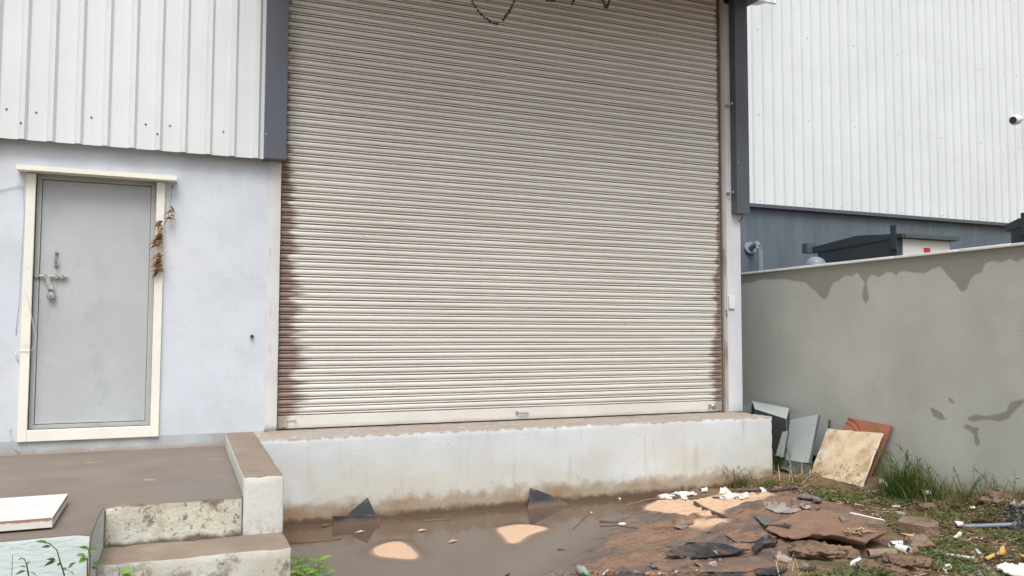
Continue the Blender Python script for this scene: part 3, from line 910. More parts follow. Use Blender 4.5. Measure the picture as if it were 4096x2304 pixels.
# pull handle, end locks
hp = on(2092, 1652, 'y', SY-0.03)
build('pull_handle', MB().tube([(hp[0]-0.055, SY-0.012, hp[2]), (hp[0]-0.055, SY-0.035, hp[2]), (hp[0]+0.055, SY-0.035, hp[2]), (hp[0]+0.055, SY-0.012, hp[2])], 0.007, 8).box(hp[0]-0.072, hp[0]-0.048, SY-0.017, SY-0.0125, hp[2]-0.018, hp[2]+0.018), 'galvanised', sh_root)
lp = on(1155, 1692, 'y', SY-0.02)
lk = MB().box(lp[0]-0.04, lp[0]-0.02, SY-0.03, SY-0.013, lp[2]-0.03, lp[2]+0.03)
lk.tube([(lp[0]-0.02, SY-0.02, lp[2]+0.02), (lp[0]+0.06, SY-0.02, lp[2]+0.022), (lp[0]+0.06, SY-0.02, lp[2]-0.012)], 0.004, 6)
lk.hull([(lp[0]-0.06, SY-0.025, lp[2]-0.03), (lp[0]-0.025, SY-0.025, lp[2]-0.045), (lp[0]-0.025, SY-0.025, lp[2]+0.015)],
        [(lp[0]-0.06, SY-0.014, lp[2]-0.03), (lp[0]-0.025, SY-0.014, lp[2]-0.045), (lp[0]-0.025, SY-0.014, lp[2]+0.015)])
build('side_lock', lk, 'guide_steel', sh_root)
lp = on(2852, 1625, 'y', SY-0.02)
lk = MB().box(lp[0]-0.055, lp[0]-0.035, SY-0.03, SY-0.013, lp[2]-0.022, lp[2]+0.022)
lk.lathe((lp[0]+0.01, SY-0.013, lp[2]), (0, -1, 0), [(0, 0.026), (0.012, 0.026), (0.02, 0.016), (0.024, 0.016)], 14)
lk.tube([(lp[0]-0.04, SY-0.022, lp[2]), (lp[0]+0.05, SY-0.022, lp[2]-0.004)], 0.006, 6)
build('side_lock', lk, 'galvanised', sh_root)
gd = MB().box(4.715, 4.757, -0.006, 0.028, 0.0, 4.6)
gd.box(4.715, 4.757, 0.075, 0.11, 0.0, 4.6)
gd.box(4.745, 4.7565, 0.028, 0.075, 0.0, 4.6)
build('guide_channel', gd, 'guide_steel', wh)
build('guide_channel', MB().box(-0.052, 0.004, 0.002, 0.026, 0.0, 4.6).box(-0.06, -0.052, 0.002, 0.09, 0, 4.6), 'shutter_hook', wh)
hk = on(2898, 1253, 'y', -0.01)
build('guide_hook', MB().tube([(4.735, -0.006, hk[2]+0.035), (4.728, -0.028, hk[2]+0.02), (4.724, -0.034, hk[2]), (4.730, -0.03, hk[2]-0.02), (4.745, -0.02, hk[2]-0.03)], 0.005, 6), 'dark_metal', wh)

# ------------------------------------------------------------------ loading ledge and steps
LY = -0.560
ledge = thing('loading_ledge', 'long white painted concrete ledge under the roller shutter, brown-stained at its foot', 'ledge', (2.3, -0.28, -0.9))
put_bm('ledge_body', rough_box(-0.189, 4.880, LY, -0.001, -0.9, 0.0, 0.05, 0.0035, 0.010, seed=1, chip=0.02), 'ledge_paint', ledge)
build('threshold', MB().box(-0.105, 4.757, 0.0005, 0.74, -0.9, -0.002), 'tread_cement', ledge)

steps = thing('entrance_steps', 'cement landing with kerb and step below the grey steel door', 'steps', (-1.4, -1.4, -0.9))
ZL, ZS = -0.107, -0.332
CY, TY, TY2, SX, KX0, KX1 = -2.287, -2.666, -2.941, -1.149, -0.420, -0.192
def rough_L():
    """the landing: one L-shaped block, deeper at the left"""
    bm = bmesh.new()
    xs = np.concatenate([np.linspace(-8, -2.6, 12)[:-1], np.linspace(-2.6, SX, 25)[:-1], np.linspace(SX, KX0-0.001, 13)])
    ys = np.concatenate([np.linspace(TY2, CY, 12)[:-1], np.linspace(CY, -0.008, 36)])
    zs = [-0.9, -0.6, -0.45, -0.38, -0.32, -0.27, -0.22, -0.17, -0.135, ZL]
    cache = {}
    def V(p):
        q = tuple(round(float(k), 5) for k in p)
        if q not in cache:
            cache[q] = bm.verts.new(q)
        return cache[q]
    ok = lambda x, y: x < SX-1e-6 or y > CY+1e-6
    for i in range(len(xs)-1):
        for j_ in range(len(ys)-1):
            if ok((xs[i]+xs[i+1])/2, (ys[j_]+ys[j_+1])/2):
                bm.faces.new([V((xs[i], ys[j_], ZL)), V((xs[i+1], ys[j_], ZL)), V((xs[i+1], ys[j_+1], ZL)), V((xs[i], ys[j_+1], ZL))])
    def side(line, mi):
        for (a, b) in zip(line[:-1], line[1:]):
            for k in range(len(zs)-1):
                f = bm.faces.new([V((*a, zs[k])), V((*b, zs[k])), V((*b, zs[k+1])), V((*a, zs[k+1]))])
                f.material_index = mi
    side([(x, TY2) for x in xs if x <= SX+1e-6], 1)
    side([(SX, y) for y in ys if y <= CY+1e-6], 1)
    side([(x, CY) for x in xs if x >= SX-1e-6], 2)
    side([(KX0-0.001, y) for y in ys if y >= CY-1e-6], 2)
    bmesh.ops.recalc_face_normals(bm, faces=bm.faces)
    es = [e for e in bm.edges if len(e.link_faces) == 2 and e.calc_face_angle(0) > 0.6]
    bmesh.ops.bevel(bm, geom=es, offset=0.009, segments=2, affect='EDGES', profile=0.5)
    for v in bm.verts:
        q = v.co
        v.co = q+mnoise.noise_vector(q*3.1)*0.003+mnoise.noise_vector(q*17)*0.0015
        if abs(q.z-ZL) < 0.014 and (abs(q.y-CY) < 0.012 or abs(q.y-TY2) < 0.012):
            k = mnoise.noise(q*9+Vector((3, 1, 7)))
            if k > 0.1:
                v.co.z -= 0.045*k; v.co.y += 0.03*k
    return bm
put_bm('landing', rough_L(), ['damp_cement', 'pale_blue_wash', 'step_riser_mould'], steps)
put_bm('kerb_wall', rough_box(KX0, KX1, CY-0.004, -0.008, -0.9, 0.0, 0.05, 0.003, 0.010, seed=6, chip=0.015), ['step_paint', 'tread_cement'], steps, top=1)
put_bm('lower_step', rough_box(SX+0.001, KX1+0.004, TY, CY-0.006, -0.9, ZS, 0.05, 0.003, 0.010, seed=8, chip=0.02), ['step_paint', 'tread_cement'], steps, top=1)
# broken pocket in the wing's corner, with dark stones showing
for i, (a, b, s) in enumerate(((352, 2140, 0.022), (345, 2158, 0.03), (356, 2170, 0.026))):
    pass

# white slab lying on the landing
T = lambda a, b, z: tuple(on(a, b, 'z', z))
s0 = np.array(T(209, 2109, ZL+0.012)); s1 = np.array(T(272, 2008, ZL+0.012))
d1 = (s1-s0); ln = 0.60; d1 = d1/np.linalg.norm(d1)
d2 = np.array([-1.0, -0.02, 0]); d2 /= np.linalg.norm(d2)
Lg = np.linalg.norm(s1-s0)
sb = [s0, s0+d1*Lg, s0+d1*Lg+d2*0.9, s0+d2*0.9]
slab = MB()
slab.hull([tuple(p+np.array([0, 0, 0.046])) for p in sb], [tuple(p) for p in sb], 0, 1)
single('white_slab', slab, ['slab_white', 'slab_edge'], 'white flat slab with reddish edge lying on the landing', 'slab', bevel=0.002)

# ------------------------------------------------------------------ boundary wall
BX = 5.5
BTOP = 1.568
bw = thing('boundary_wall', 'grey cement boundary wall with wet stains running down from its white top', 'wall', (BX+0.1, -2, -0.9))
def zpx(pts):
    return [tuple(on(2800+a/1.811, 1000+b/1.811, 'x', BX)[1:]) for a, b in pts]
low = zpx([(302, 243), (370, 235), (420, 222), (470, 212), (530, 215), (610, 210), (700, 230), (770, 235), (800, 275), (840, 300), (880, 345), (915, 355), (940, 300), (965, 240), (1010, 220), (1045, 190), (1075, 183), (1105, 192), (1140, 165), (1160, 190), (1195, 240), (1205, 240), (1230, 185), (1260, 180), (1300, 195), (1360, 160), (1400, 165), (1420, 190), (1440, 160), (1480, 150), (1540, 165), (1620, 170), (1680, 140), (1740, 118), (1790, 180), (1850, 240), (1880, 295), (1905, 305), (1935, 280), (1960, 210), (1990, 180), (2040, 160), (2060, 100), (2100, 80), (2150, 85), (2180, 90), (2240, 65), (2290, 85), (2347, 60)])
ly = np.array([p[0] for p in low])[::-1]; lz = np.array([p[1] for p in low])[::-1]
blots = [zpx(p) for p in ([(1195, 240), (1175, 310), (1180, 360), (1205, 385), (1225, 350), (1220, 300), (1207, 240)],
    [(1660, 1140), (1700, 1150), (1750, 1180), (1780, 1225), (1740, 1235), (1690, 1205)],
    [(1940, 1215), (2000, 1190), (2060, 1205), (2150, 1190), (2220, 1165), (2250, 1100), (2347, 1078), (2347, 1110), (2280, 1170), (2230, 1225), (2180, 1245), (2080, 1225), (1990, 1245), (1950, 1235)],
    [(1900, 1285), (1940, 1262), (1975, 1280), (2020, 1290), (2010, 1340), (2030, 1400), (2010, 1425), (1990, 1400), (1985, 1340), (1950, 1305)],
    [(1790, 1065), (1830, 1080), (1850, 1115), (1815, 1105)])]
by = np.concatenate([np.arange(-9, -3.4, 0.1), np.arange(-3.4, 0.6, 0.016), np.arange(0.6, 5.0, 0.2)])
bz = np.concatenate([np.linspace(-0.9, -0.4, 6), np.arange(-0.3, BTOP-0.001, 0.016), [BTOP]])
yy, zz = np.meshgrid(by, bz, indexing='ij')
lim = np.interp(yy, ly, lz)
outp = (yy < ly[0]) | (yy > ly[-1])
lim = np.where(outp, 1.40-0.3*sst((fbm(yy*2.2, yy*0+3, 3)-0.45)*3), lim)
st = sst(0.5+(zz-lim)/0.05)
for p in blots:
    st = np.maximum(st, sst(0.5-sdist(yy, zz, p)/0.05))
n1, n2 = yy.shape
idx = np.arange(n1*n2).reshape(n1, n2)
q = np.stack([idx[:-1, :-1], idx[:-1, 1:], idx[1:, 1:], idx[1:, :-1]], -1).reshape(-1, 4)
uneven = 0.012*(fbm(yy*1.1, zz*1.1+5, 3)-0.5)
me = bpy.data.meshes.new('wall_face')
vv = np.stack([BX+uneven, yy, zz], -1).reshape(-1, 3).tolist()
o = len(vv)
vv += [(BX+0.2, y, z) for y, z in ((by[0], bz[0]), (by[-1], bz[0]), (by[-1], bz[-1]), (by[0], bz[-1]))]
fl = q.tolist()
fl += [[o, o+1, o+2, o+3], [int(i) for i in idx[:, -1]]+[o+2, o+3], [int(i) for i in idx[0, ::-1]]+[o, o+3][::1], [int(i) for i in idx[-1, :]]+[o+2, o+1]]
me.from_pydata(vv, [], fl)
me.polygons.foreach_set('use_smooth', [True]*len(q)+[False]*4)
me.materials.append(M['cement_wall'])
vattr(me, 'stain', np.concatenate([st.ravel(), np.zeros(4)]))
put('wall_face', me, bw)
jy = [5.0]+[float(on(a, b, 'x', BX)[1]) for a, b in ((3093, 1080), (3582, 1028), (3845, 1000), (4050, 979))]
jy += [jy[-1]-0.62*k for k in range(1, 9)]
for i in range(len(jy)-1):
    put_bm('coping_tile', rough_box(BX-0.026, BX+0.22, jy[i+1]+0.004, jy[i], BTOP+0.0005, BTOP+0.024+0.002*(i % 2), 0.15, 0.0015, 0.003, seed=i*2.1), 'white_coping', bw)

# ------------------------------------------------------------------ neighbouring building
nb = thing('neighbour_building', 'tall pale corrugated shed with slate base beyond the grey boundary wall', 'building', (14, 6, -0.9))
NY = 4.5
NZ = 3.20
build('base_wall', MB().box(5.2, 34, NY, NY+0.25, -0.9, NZ+0.25), 'slate_wall', nb)
build('rear_mass', MB().box(5.4, 33.8, NY+0.26, NY+16, -0.9, 13.0), 'slate_wall', nb)
fl_ = MB().hull([(5.2, NY-0.10, NZ-0.055), (5.2, NY-0.10, NZ+0.005), (5.2, NY-0.001, NZ+0.03), (5.2, NY-0.001, NZ-0.07)],
                [(34, NY-0.10, NZ-0.055), (34, NY-0.10, NZ+0.005), (34, NY-0.001, NZ+0.03), (34, NY-0.001, NZ-0.07)])
build('flashing', fl_, 'slate_trim', nb)
for i in range(25):
    x0 = 5.2+1.15*i
    yy_ = NY-0.050-0.003*(i % 2)
    plain('cladding_sheet', sheet(rib_profile(x0-0.02, x0+1.15, 5.30, 0.23, 0.042, 0.034, 0.016, yy_), NZ, 13.0), 'cladding_far', nb)
scr = MB()
for zz_ in (NZ+0.08, NZ+1.66, NZ+3.25, NZ+4.85):
    for i in range(70):
        for dx in ((0.0, 0.02) if i % 3 == 0 else (0.0,)):
            x = 5.42+i*0.383+dx
            scr.lathe((x, NY-0.053, zz_+random.uniform(-.012, .012)), (0, -1, 0), [(0, 0.008), (0.006, 0.008), (0.010, 0.004)], 6)
so = build('cladding_screws', scr, 'galvanised', nb)
so['kind'] = 'stuff'

# substation kiosk behind the wall
def kiosk(xk, yk, zt, lx_, ly_, label, scale=1.0):
    t = thing('transformer_kiosk', label, 'kiosk', (xk+lx_/2, yk+ly_/2, -0.9), 'dark kiosks behind the boundary wall')
    yr = yk+ly_*0.47
    body = MB().box(xk-0.05, xk+lx_, yk, yk+ly_, -0.9, zt+0.045)
    build('body', body, 'kiosk_slate', t)
    dp = build('door_panel', MB().box(xk+0.05, xk+lx_-0.03, yk-0.02, yk-0.001, -0.7, zt+0.040), 'kiosk_white', t)
    ov = 0.10
    # gabled side plates and roof
    def gable(x0, x1):
        pr_ = [(yk-ov, zt+0.048), (yk-ov, zt+0.10), (yr, zt+0.165), (yk+ly_+ov, zt+0.08), (yk+ly_+ov, zt-0.02)]
        return MB().hull([(x0, a, b) for a, b in pr_], [(x1, a, b) for a, b in pr_])
    rf = build('roof', gable(xk-0.06, xk+lx_+0.08), 'kiosk_slate', t)
    build('fascia', MB().box(xk+0.001, xk+lx_+0.085, yk-ov-0.012, yk-ov-0.001, zt+0.048, zt+0.105), 'kiosk_roof', rf)
    build('door_edge', MB().box(xk-0.004, xk+0.05, yk+ly_+0.002, yk+ly_+0.03, -0.7, zt-0.03), 'kiosk_white', t)
    if ly_ > 1: build('fascia', MB().box(xk-0.18, xk+0.02, yk+ly_+ov+0.001, yk+ly_+ov+0.12, zt-0.02, zt+0.14), 'kiosk_roof', rf)
    lg = MB().box(xk-0.078, xk-0.062, yk-0.01, yk+0.09, zt-0.12, zt+0.24)
    build('lifting_lug', lg, 'kiosk_slate', t)
    return t, dp
k1p = on(3597, 965, 'y', 1.5)
far = on(3280, 1010, 'x', k1p[0])
t, dp = kiosk(k1p[0], 1.5, k1p[2], 1.04, far[1]-1.5, 'slate kiosk with white door panel and red label rising behind the boundary wall')
st_ = on(3706, 1005, 'y', 1.478)
build('warning_label', MB().box(st_[0]-0.055, st_[0]+0.075, 1.474, 1.4795, st_[2]-0.09, st_[2]+0.05), 'red_sticker', dp)
k2 = on(4080, 872, 'y', 1.4)
kiosk(k2[0]+0.22, 1.4, k2[2]-0.14, 1.1, 0.28, 'slate kiosk corner cut off by the right edge of the photo')
# dome and pipe
dm = on(3262, 1058, 'y', 2.6)
mbd = MB().lathe((dm[0], dm[1], -0.9), (0, 0, 1), [(0, 0.17), (dm[2]+0.9-0.05, 0.17), (dm[2]+0.9+0.02, 0.16), (dm[2]+0.9+0.08, 0.12), (dm[2]+0.9+0.115, 0.06), (dm[2]+0.9+0.12, 0.01)], 20)
single('vent_cowl', mbd, 'blue_grey_pipe', 'domed blue-grey vent cowl beside the slate kiosk', 'vent', smooth=R(50))
e0 = on(3002, 992, 'y', NY-0.03); e1 = on(3028, 975, 'y', NY-0.22); e2 = on(3040, 1000, 'y', NY-0.34); e3 = on(3042, 1080, 'y', NY-0.34)
pp = thing('wall_pipe', 'blue-grey pipe bending out of the slate wall on a round flange', 'pipe', (e3[0], e3[1], -0.9))
build('pipe', MB().tube([e0, e0*0.5+e1*0.5, e1, e1*0.4+e2*0.6+np.array([0, 0, 0.01]), e2, e3, (e3[0], e3[1], -0.9)], 0.052, 14), 'blue_grey_pipe', pp, smooth=R(60))
build('flange', MB().lathe(e0+np.array([0, 0.028, 0]), tuple(e1-e0), [(0, 0.12), (0.03, 0.12)], 16), 'blue_grey_pipe', pp, smooth=R(40))
# wall lamp at the right edge and its twin above
def wall_lamp(a, b, y, label, ang, ax_=1.6, az_=0.5):
    h = on(a, b, 'y', y)
    t = thing('wall_lamp', label, 'lamp', tuple(h), 'white lamps on the neighbouring shed')
    d = Vector((math.cos(ang), 0.15, math.sin(ang))).normalized()
    build('lamp_head', MB().lathe(tuple(h), d, [(0.0, 0.075), (0.03, 0.10), (0.16, 0.095), (0.30, 0.055), (0.36, 0.035)], 16), 'lamp_white', t, smooth=R(50))
    build('lamp_lens', MB().lathe(tuple(Vector(h)-d*0.006), d, [(0, 0.055), (0.006, 0.07)], 16), 'dark_metal', t)
    e = Vector(h)+d*0.36
    build('lamp_arm', MB().tube([tuple(e-d*0.02), tuple(e+d*0.25), (e.x+ax_, NY-0.25, e.z+az_), (e.x+ax_, NY-0.02, e.z+az_)], 0.022, 8), 'lamp_white', t, smooth=True)
wall_lamp(4052, 481, 3.3, 'white tapered lamp head on an arm at the right edge of the photo', R(14))
wall_lamp(3000, -6, 3.6, 'white lamp head cut by the top edge beside the slate trim', R(4), 0.9, 1.6)

# ------------------------------------------------------------------ boards leaning in the corner
def board(name, pts, t, mats, label, cat, group=None, jag=0.0, lower=None):
    """quad (or polygon) sheet of thickness t; back side away from the viewer"""
    P_ = [np.array(p, float) for p in pts]
    nrm = np.cross(P_[1]-P_[0], P_[2]-P_[0]); nrm /= np.linalg.norm(nrm)
    P_ = [p-nrm*((p-P_[0]) @ nrm) for p in P_]          # flat
    if nrm @ (C-P_[0]) > 0:
        nrm = -nrm
    out = []
    for i, p in enumerate(P_):
        q_ = P_[(i+1) % len(P_)]
        out.append(p)
        if jag:
            ctr = sum(P_)/len(P_)
            for k in range(1, 9):
                m_ = p+(q_-p)*k/9
                out.append(m_+(ctr-m_)/np.linalg.norm(ctr-m_)*random.uniform(0, jag))
    mb = MB().hull([tuple(p) for p in out], [tuple(p+nrm*t) for p in out], 0, 1)
    return single(name, mb, mats, label, cat, group)
GRP = 'boards leaning in the corner'
ybl, ybr = G(3237, 1896), G(3446, 1949)
ytl, ytr = on(3308, 1713, 'x', 5.38), on(3530, 1732, 'x', 5.38)
board('stained_board', [ytl, ytr, ybr, ybl], 0.018, ['stained_board', 'board_edge_white'], 'square cream board with brown water stains leaning at the cement wall', 'board', jag=0.012)
rtl, rtr = on(3392, 1672, 'x', 5.465), on(3566, 1703, 'x', 5.465)
rbr = on(3464, 1932, 'x', 5.27)
rbl = rbr+(rtl-rtr)
rb = board('terracotta_board', [rtl, rtr, rbr, rbl], 0.022, ['terracotta_board', 'terracotta_board'], 'terracotta board with red curved lines standing behind the stained cream board', 'board')
def lerp(a, b, t): return a*(1-t)+b*t
ORG_rb = ORG[rb.name]
nrm = np.cross(rtr-rtl, rbr-rtr); nrm /= np.linalg.norm(nrm)
if nrm @ (C-rtl) < 0: nrm = -nrm
for rr, w_ in ((0.30, 0.014), (0.25, 0.010)):
    ex = (rtr-rtl)/np.linalg.norm(rtr-rtl); ey = (rbr-rtr)/np.linalg.norm(rbr-rtr)
    ctr = rtl+ey*0.30
    arc = [ctr+ex*rr*math.sin(t)-ey*rr*math.cos(t)+nrm*0.002 for t in np.linspace(0.02, 1.5, 14)]
    build('curved_line', MB().tube([tuple(p) for p in arc], w_*0.5, 6), 'terracotta_ring', rb)
# grey-green boards
g4 = [on(3160, 1651, 'x', 5.46), on(3314, 1680, 'x', 5.46), on(3296, 1830, 'x', 5.40), on(3160, 1800, 'x', 5.40)]
board('green_board', g4, 0.03, ['green_board', 'dark_board_side'], 'grey-green board flat against the wall between the leaning panels', 'board', GRP)
g0 = [on(2950, 1612, 'x', 5.46), on(3004, 1622, 'x', 5.46), on(3004, 1720, 'x', 5.40), on(2950, 1710, 'x', 5.40)]
board('green_board', g0, 0.03, ['green_board', 'dark_board_side'], 'grey-green board showing just right of the white pillar foot', 'board', GRP)
A, B = on(3008, 1604, 'x', 5.42), on(3157, 1632, 'x', 5.42)
D, E_ = on(3019, 1636, 'x', 5.10), on(3146, 1676, 'x', 5.10)
bxm = MB().hull([tuple(A), tuple(B), tuple(E_), tuple(D)], [tuple(A+np.array([0, 0, -0.5])), tuple(B+np.array([0, 0, -0.5])), tuple(E_+np.array([0.0, 0, -0.42])), tuple(D+np.array([0.0, 0, -0.42]))], 0, 1)  # same board all round; shade of the side faces put into their colour
single('panel_box', bxm, ['green_board', 'dark_board_side'], 'box-shaped grey-green panel with shade painted on its side behind the ledge corner', 'board', GRP, bevel=0.003)
g2 = [on(3160, 1679, 'x', 5.28), on(3274, 1657, 'x', 5.28), on(3235, 1852, 'x', 5.03), on(3130, 1836, 'x', 5.03)]
board('green_board', g2, 0.03, ['green_board', 'dark_board_side'], 'pale grey-green panel standing tilted left of the stained cream board', 'board', GRP)
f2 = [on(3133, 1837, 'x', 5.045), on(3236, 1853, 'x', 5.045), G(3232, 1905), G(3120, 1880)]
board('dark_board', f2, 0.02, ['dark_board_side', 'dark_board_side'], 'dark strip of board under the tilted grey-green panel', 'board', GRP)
g3 = [on(3130, 1727, 'x', 5.05), on(3152, 1724, 'x', 5.05), on(3132, 1830, 'x', 4.98), on(3100, 1822, 'x', 4.98)]
board('green_board', g3, 0.02, ['green_board', 'dark_board_side'], 'narrow grey-green offcut at the left edge of the tilted panel', 'board', GRP)

# ------------------------------------------------------------------ black board corners in the puddle
def prism_board(name, pts, t, m_, label, cat, group=None):
    P_ = [np.array(p, float) for p in pts]
    nrm = np.cross(P_[1]-P_[0], P_[2]-P_[0]); nrm /= np.linalg.norm(nrm)
    if nrm @ (C-P_[0]) > 0:
        nrm = -nrm
    return single(name, MB().hull([tuple(p) for p in P_], [tuple(p+nrm*t) for p in P_]), m_, label, cat, group, bevel=0.002)
ya = -0.60
a0 = on(1471, 1990, 'y', ya); a1 = on(1383, 2062, 'y', ya-0.05); a2 = on(1510, 2072, 'y', ya-0.05)
prism_board('black_offcut', [a0, a2, a2+np.array([0, -0.02, -0.1]), a1+np.array([0, -0.02, -0.1]), a1], 0.012, 'black_plastic', 'dark triangular plastic offcut standing in the puddle nearer the steps', 'offcut', 'black offcuts in the puddle')
c0 = on(1333, 2066, 'y', ya-0.10); c1 = on(1520, 2066, 'y', ya-0.10)
prism_board('black_strip', [c0, c1, c1+np.array([0.02, -0.01, -0.13]), c0+np.array([0, -0.01, -0.13])], 0.02, 'black_plastic', 'low black board edge in front of the nearer triangular offcut', 'offcut')
b0 = on(2122, 1951, 'y', ya); b1 = on(2100, 2050, 'y', ya-0.10); b2 = on(2290, 2024, 'y', ya-0.04); b3 = on(2215, 1985, 'y', ya-0.02)
prism_board('black_offcut', [b0, b3, b2, b2+np.array([0, -0.02, -0.09]), b1+np.array([0, -0.02, -0.08])], 0.012, 'black_plastic', 'black fin-shaped plastic offcut leaning on the ledge mid puddle', 'offcut', 'black offcuts in the puddle')

# ------------------------------------------------------------------ flat scraps, sheets and stones on the ground
def ragged(px, jit=3.0, n=5):
    out = []
    m_ = len(px)
    for i in range(m_):
        a = np.array(px[i], float); b = np.array(px[(i+1) % m_], float)
        for k in range(n):
            p = a+(b-a)*k/n
            if k:
                p = p+np.array([random.uniform(-jit, jit), random.uniform(-jit*0.5, jit*0.5)])
            out.append(tuple(p))
    return out

def lay(name, px, m_, label, cat, lift=0.012, thick=0.006, curl=0.0, crumple=0.006, group=None, bare=None, jit=3.0, n=5, front_lift=0.0):
    """a sheet draped over the terrain: rings from its outline to its centre, edges curled"""
    out = [G(a, b, lift) for a, b in ragged(px, jit, n)]
    out = np.array(out)
    ctr = out.mean(0)
    fr_ = [1.0, 0.96, 0.88, 0.75, 0.58, 0.4, 0.2]
    k = len(out)
    vs_, bare_v = [], []
    for j, s in enumerate(fr_):
        for i in range(k):
            x, y = ctr[0]+(out[i, 0]-ctr[0])*s, ctr[1]+(out[i, 1]-ctr[1])*s
            z = float(terrain(x, y))+lift
            z += crumple*(float(fbm(x*9+3, y*9, 3))-0.5)*2
            if curl and j < 3:
                z += curl*(1, 0.65, 0.2)[j]*max(0, float(vnoise(x*4+11, y*4))-0.25)
            if front_lift:
                z += front_lift*(1, 0.85, 0.6, 0.3, 0.1, 0, 0)[j]*float(sst((ctr[1]-y-0.02)/0.25))
            vs_.append((x, y, z))
            bare_v.append(bare(x, y) if bare else 0)
    vs_.append((ctr[0], ctr[1], float(terrain(ctr[0], ctr[1]))+lift)); bare_v.append(bare(ctr[0], ctr[1]) if bare else 0)
    fs = [(j*k+i, j*k+(i+1) % k, (j+1)*k+(i+1) % k, (j+1)*k+i) for j in range(len(fr_)-1) for i in range(k)]
    fs += [((len(fr_)-1)*k+i, (len(fr_)-1)*k+(i+1) % k, len(vs_)-1) for i in range(k)]
    nv = len(vs_)
    vb = [(x, y, z-thick) for x, y, z in vs_]
    fb = [tuple(nv+i for i in reversed(f)) for f in fs]
    rim = [(i, nv+i, nv+(i+1) % k, (i+1) % k) for i in range(k)]
    base = np.array([ctr[0], ctr[1], min(p[2] for p in vb)])
    me = bpy.data.meshes.new(name)
    me.from_pydata([tuple(np.array(p)-base) for p in vs_+vb], [], fs+fb+rim)
    bm = bmesh.new(); bm.from_mesh(me); bmesh.ops.recalc_face_normals(bm, faces=bm.faces); bm.to_mesh(me); bm.free()
    me.polygons.foreach_set('use_smooth', [True]*len(me.polygons))
    me.set_sharp_from_angle(angle=R(50))
    me.materials.append(M[m_])
    if bare:
        vattr(me, 'bare', bare_v+bare_v)
    return tag(put(name, me, None, base), label, cat, group)

SH = 'torn plastic sheets in the mud'
bx_ = G(3330, 2150)
lay('plastic_sheet', [(3063, 2120), (3131, 2152), (3193, 2161), (3280, 2163), (3362, 2187), (3465, 2213), (3530, 2182), (3556, 2172), (3498, 2130), (3433, 2091), (3397, 2062), (3221, 2045), (3130, 2075)],
    'muddy_sheet', 'large mud-caked dark sheet with a raised front lip beside the muddy boulder', 'plastic sheet', lift=0.03, thick=0.007, curl=0.03, crumple=0.010, front_lift=0.07, group=SH,
    bare=lambda x, y: float(sst((x-0.5*y-5.05)/0.9)), n=6)
lay('plastic_sheet', [(3012, 2054), (3040, 2062), (3123, 2094), (3168, 2121), (3110, 2118), (3058, 2115), (3040, 2090)], 'grey_plastic', 'grey pointed sheet flap with raised front edge on the red mud', 'plastic sheet', 0.02, 0.006, 0.03, 0.008, SH, front_lift=0.03)
lay('plastic_sheet', [(3223, 1970), (3290, 2002), (3280, 2012), (3245, 1998), (3190, 1992)], 'grey_plastic', 'small slate scrap nearest the stained cream board', 'plastic sheet', 0.018, 0.005, 0.03, 0.006, SH)
lay('plastic_sheet', [(3168, 1998), (3190, 2000), (3196, 2018), (3170, 2020)], 'grey_plastic', 'small square slate scrap lying in the mud', 'plastic sheet', 0.015, 0.005, 0.02, 0.006, SH)
lay('plastic_sheet', [(3196, 2022), (3240, 2026), (3250, 2038), (3215, 2036)], 'pale_shard', 'pale curled scrap beside the olive wet sheet', 'plastic sheet', 0.018, 0.005, 0.03, 0.006, SH)
lay('plastic_sheet', [(3047, 2006), (3100, 2010), (3160, 2024), (3207, 2038), (3165, 2054), (3110, 2050), (3060, 2030)], 'pale_shard', 'olive-grey wet flat sheet right of the peach silt', 'plastic sheet', 0.010, 0.004, 0.008, 0.004, SH)
lay('plastic_sheet', [(2660, 2222), (2720, 2192), (2800, 2172), (2927, 2186), (3000, 2200), (2930, 2222), (2790, 2232)], 'black_plastic', 'crumpled blue-black sheet at the right end of the puddle', 'plastic sheet', 0.025, 0.006, 0.06, 0.022, SH)
lay('plastic_sheet', [(3005, 2186), (3030, 2165), (3075, 2156), (3112, 2170), (3100, 2182), (3060, 2186), (3020, 2210)], 'black_plastic', 'crumpled blue-black sheet below the grey pointed flap', 'plastic sheet', 0.025, 0.006, 0.05, 0.02, SH)
lay('plastic_sheet', [(3087, 2208), (3120, 2212), (3169, 2235), (3150, 2246), (3110, 2238)], 'pale_shard', 'smooth pale oval shard left of the muddy boulder', 'shard', 0.015, 0.008, 0.015, 0.003, SH, jit=1)
lay('plastic_sheet', [(2828, 2208), (2862, 2212), (2895, 2246), (2878, 2240), (2845, 2226)], 'pale_shard', 'ragged pale flake below the crumpled sheet by the puddle', 'shard', 0.014, 0.005, 0.02, 0.006, SH)
lay('plastic_sheet', [(2836, 2252), (2862, 2250), (2874, 2264), (2856, 2274), (2838, 2264)], 'pale_shard', 'round pale flake in the dark mud near the bottom edge', 'shard', 0.012, 0.005, 0.02, 0.006, SH)
lay('plastic_sheet', [(3150, 2195), (3240, 2190), (3215, 2212), (3180, 2222)], 'grey_plastic', 'grey flap tucked against the left of the muddy boulder', 'plastic sheet', 0.02, 0.006, 0.03, 0.01, SH)
lay('plastic_sheet', [(3205, 2252), (3268, 2272), (3245, 2281), (3195, 2270)], 'grey_plastic', 'grey curled scrap in front of the muddy boulder', 'plastic sheet', 0.02, 0.006, 0.04, 0.008, SH)
lay('plastic_sheet', [(3020, 2275), (3090, 2272), (3150, 2275), (3100, 2300), (3030, 2300)], 'black_plastic', 'black ragged strip at the bottom edge below the pale oval shard', 'plastic sheet', 0.02, 0.006, 0.03, 0.01, SH)
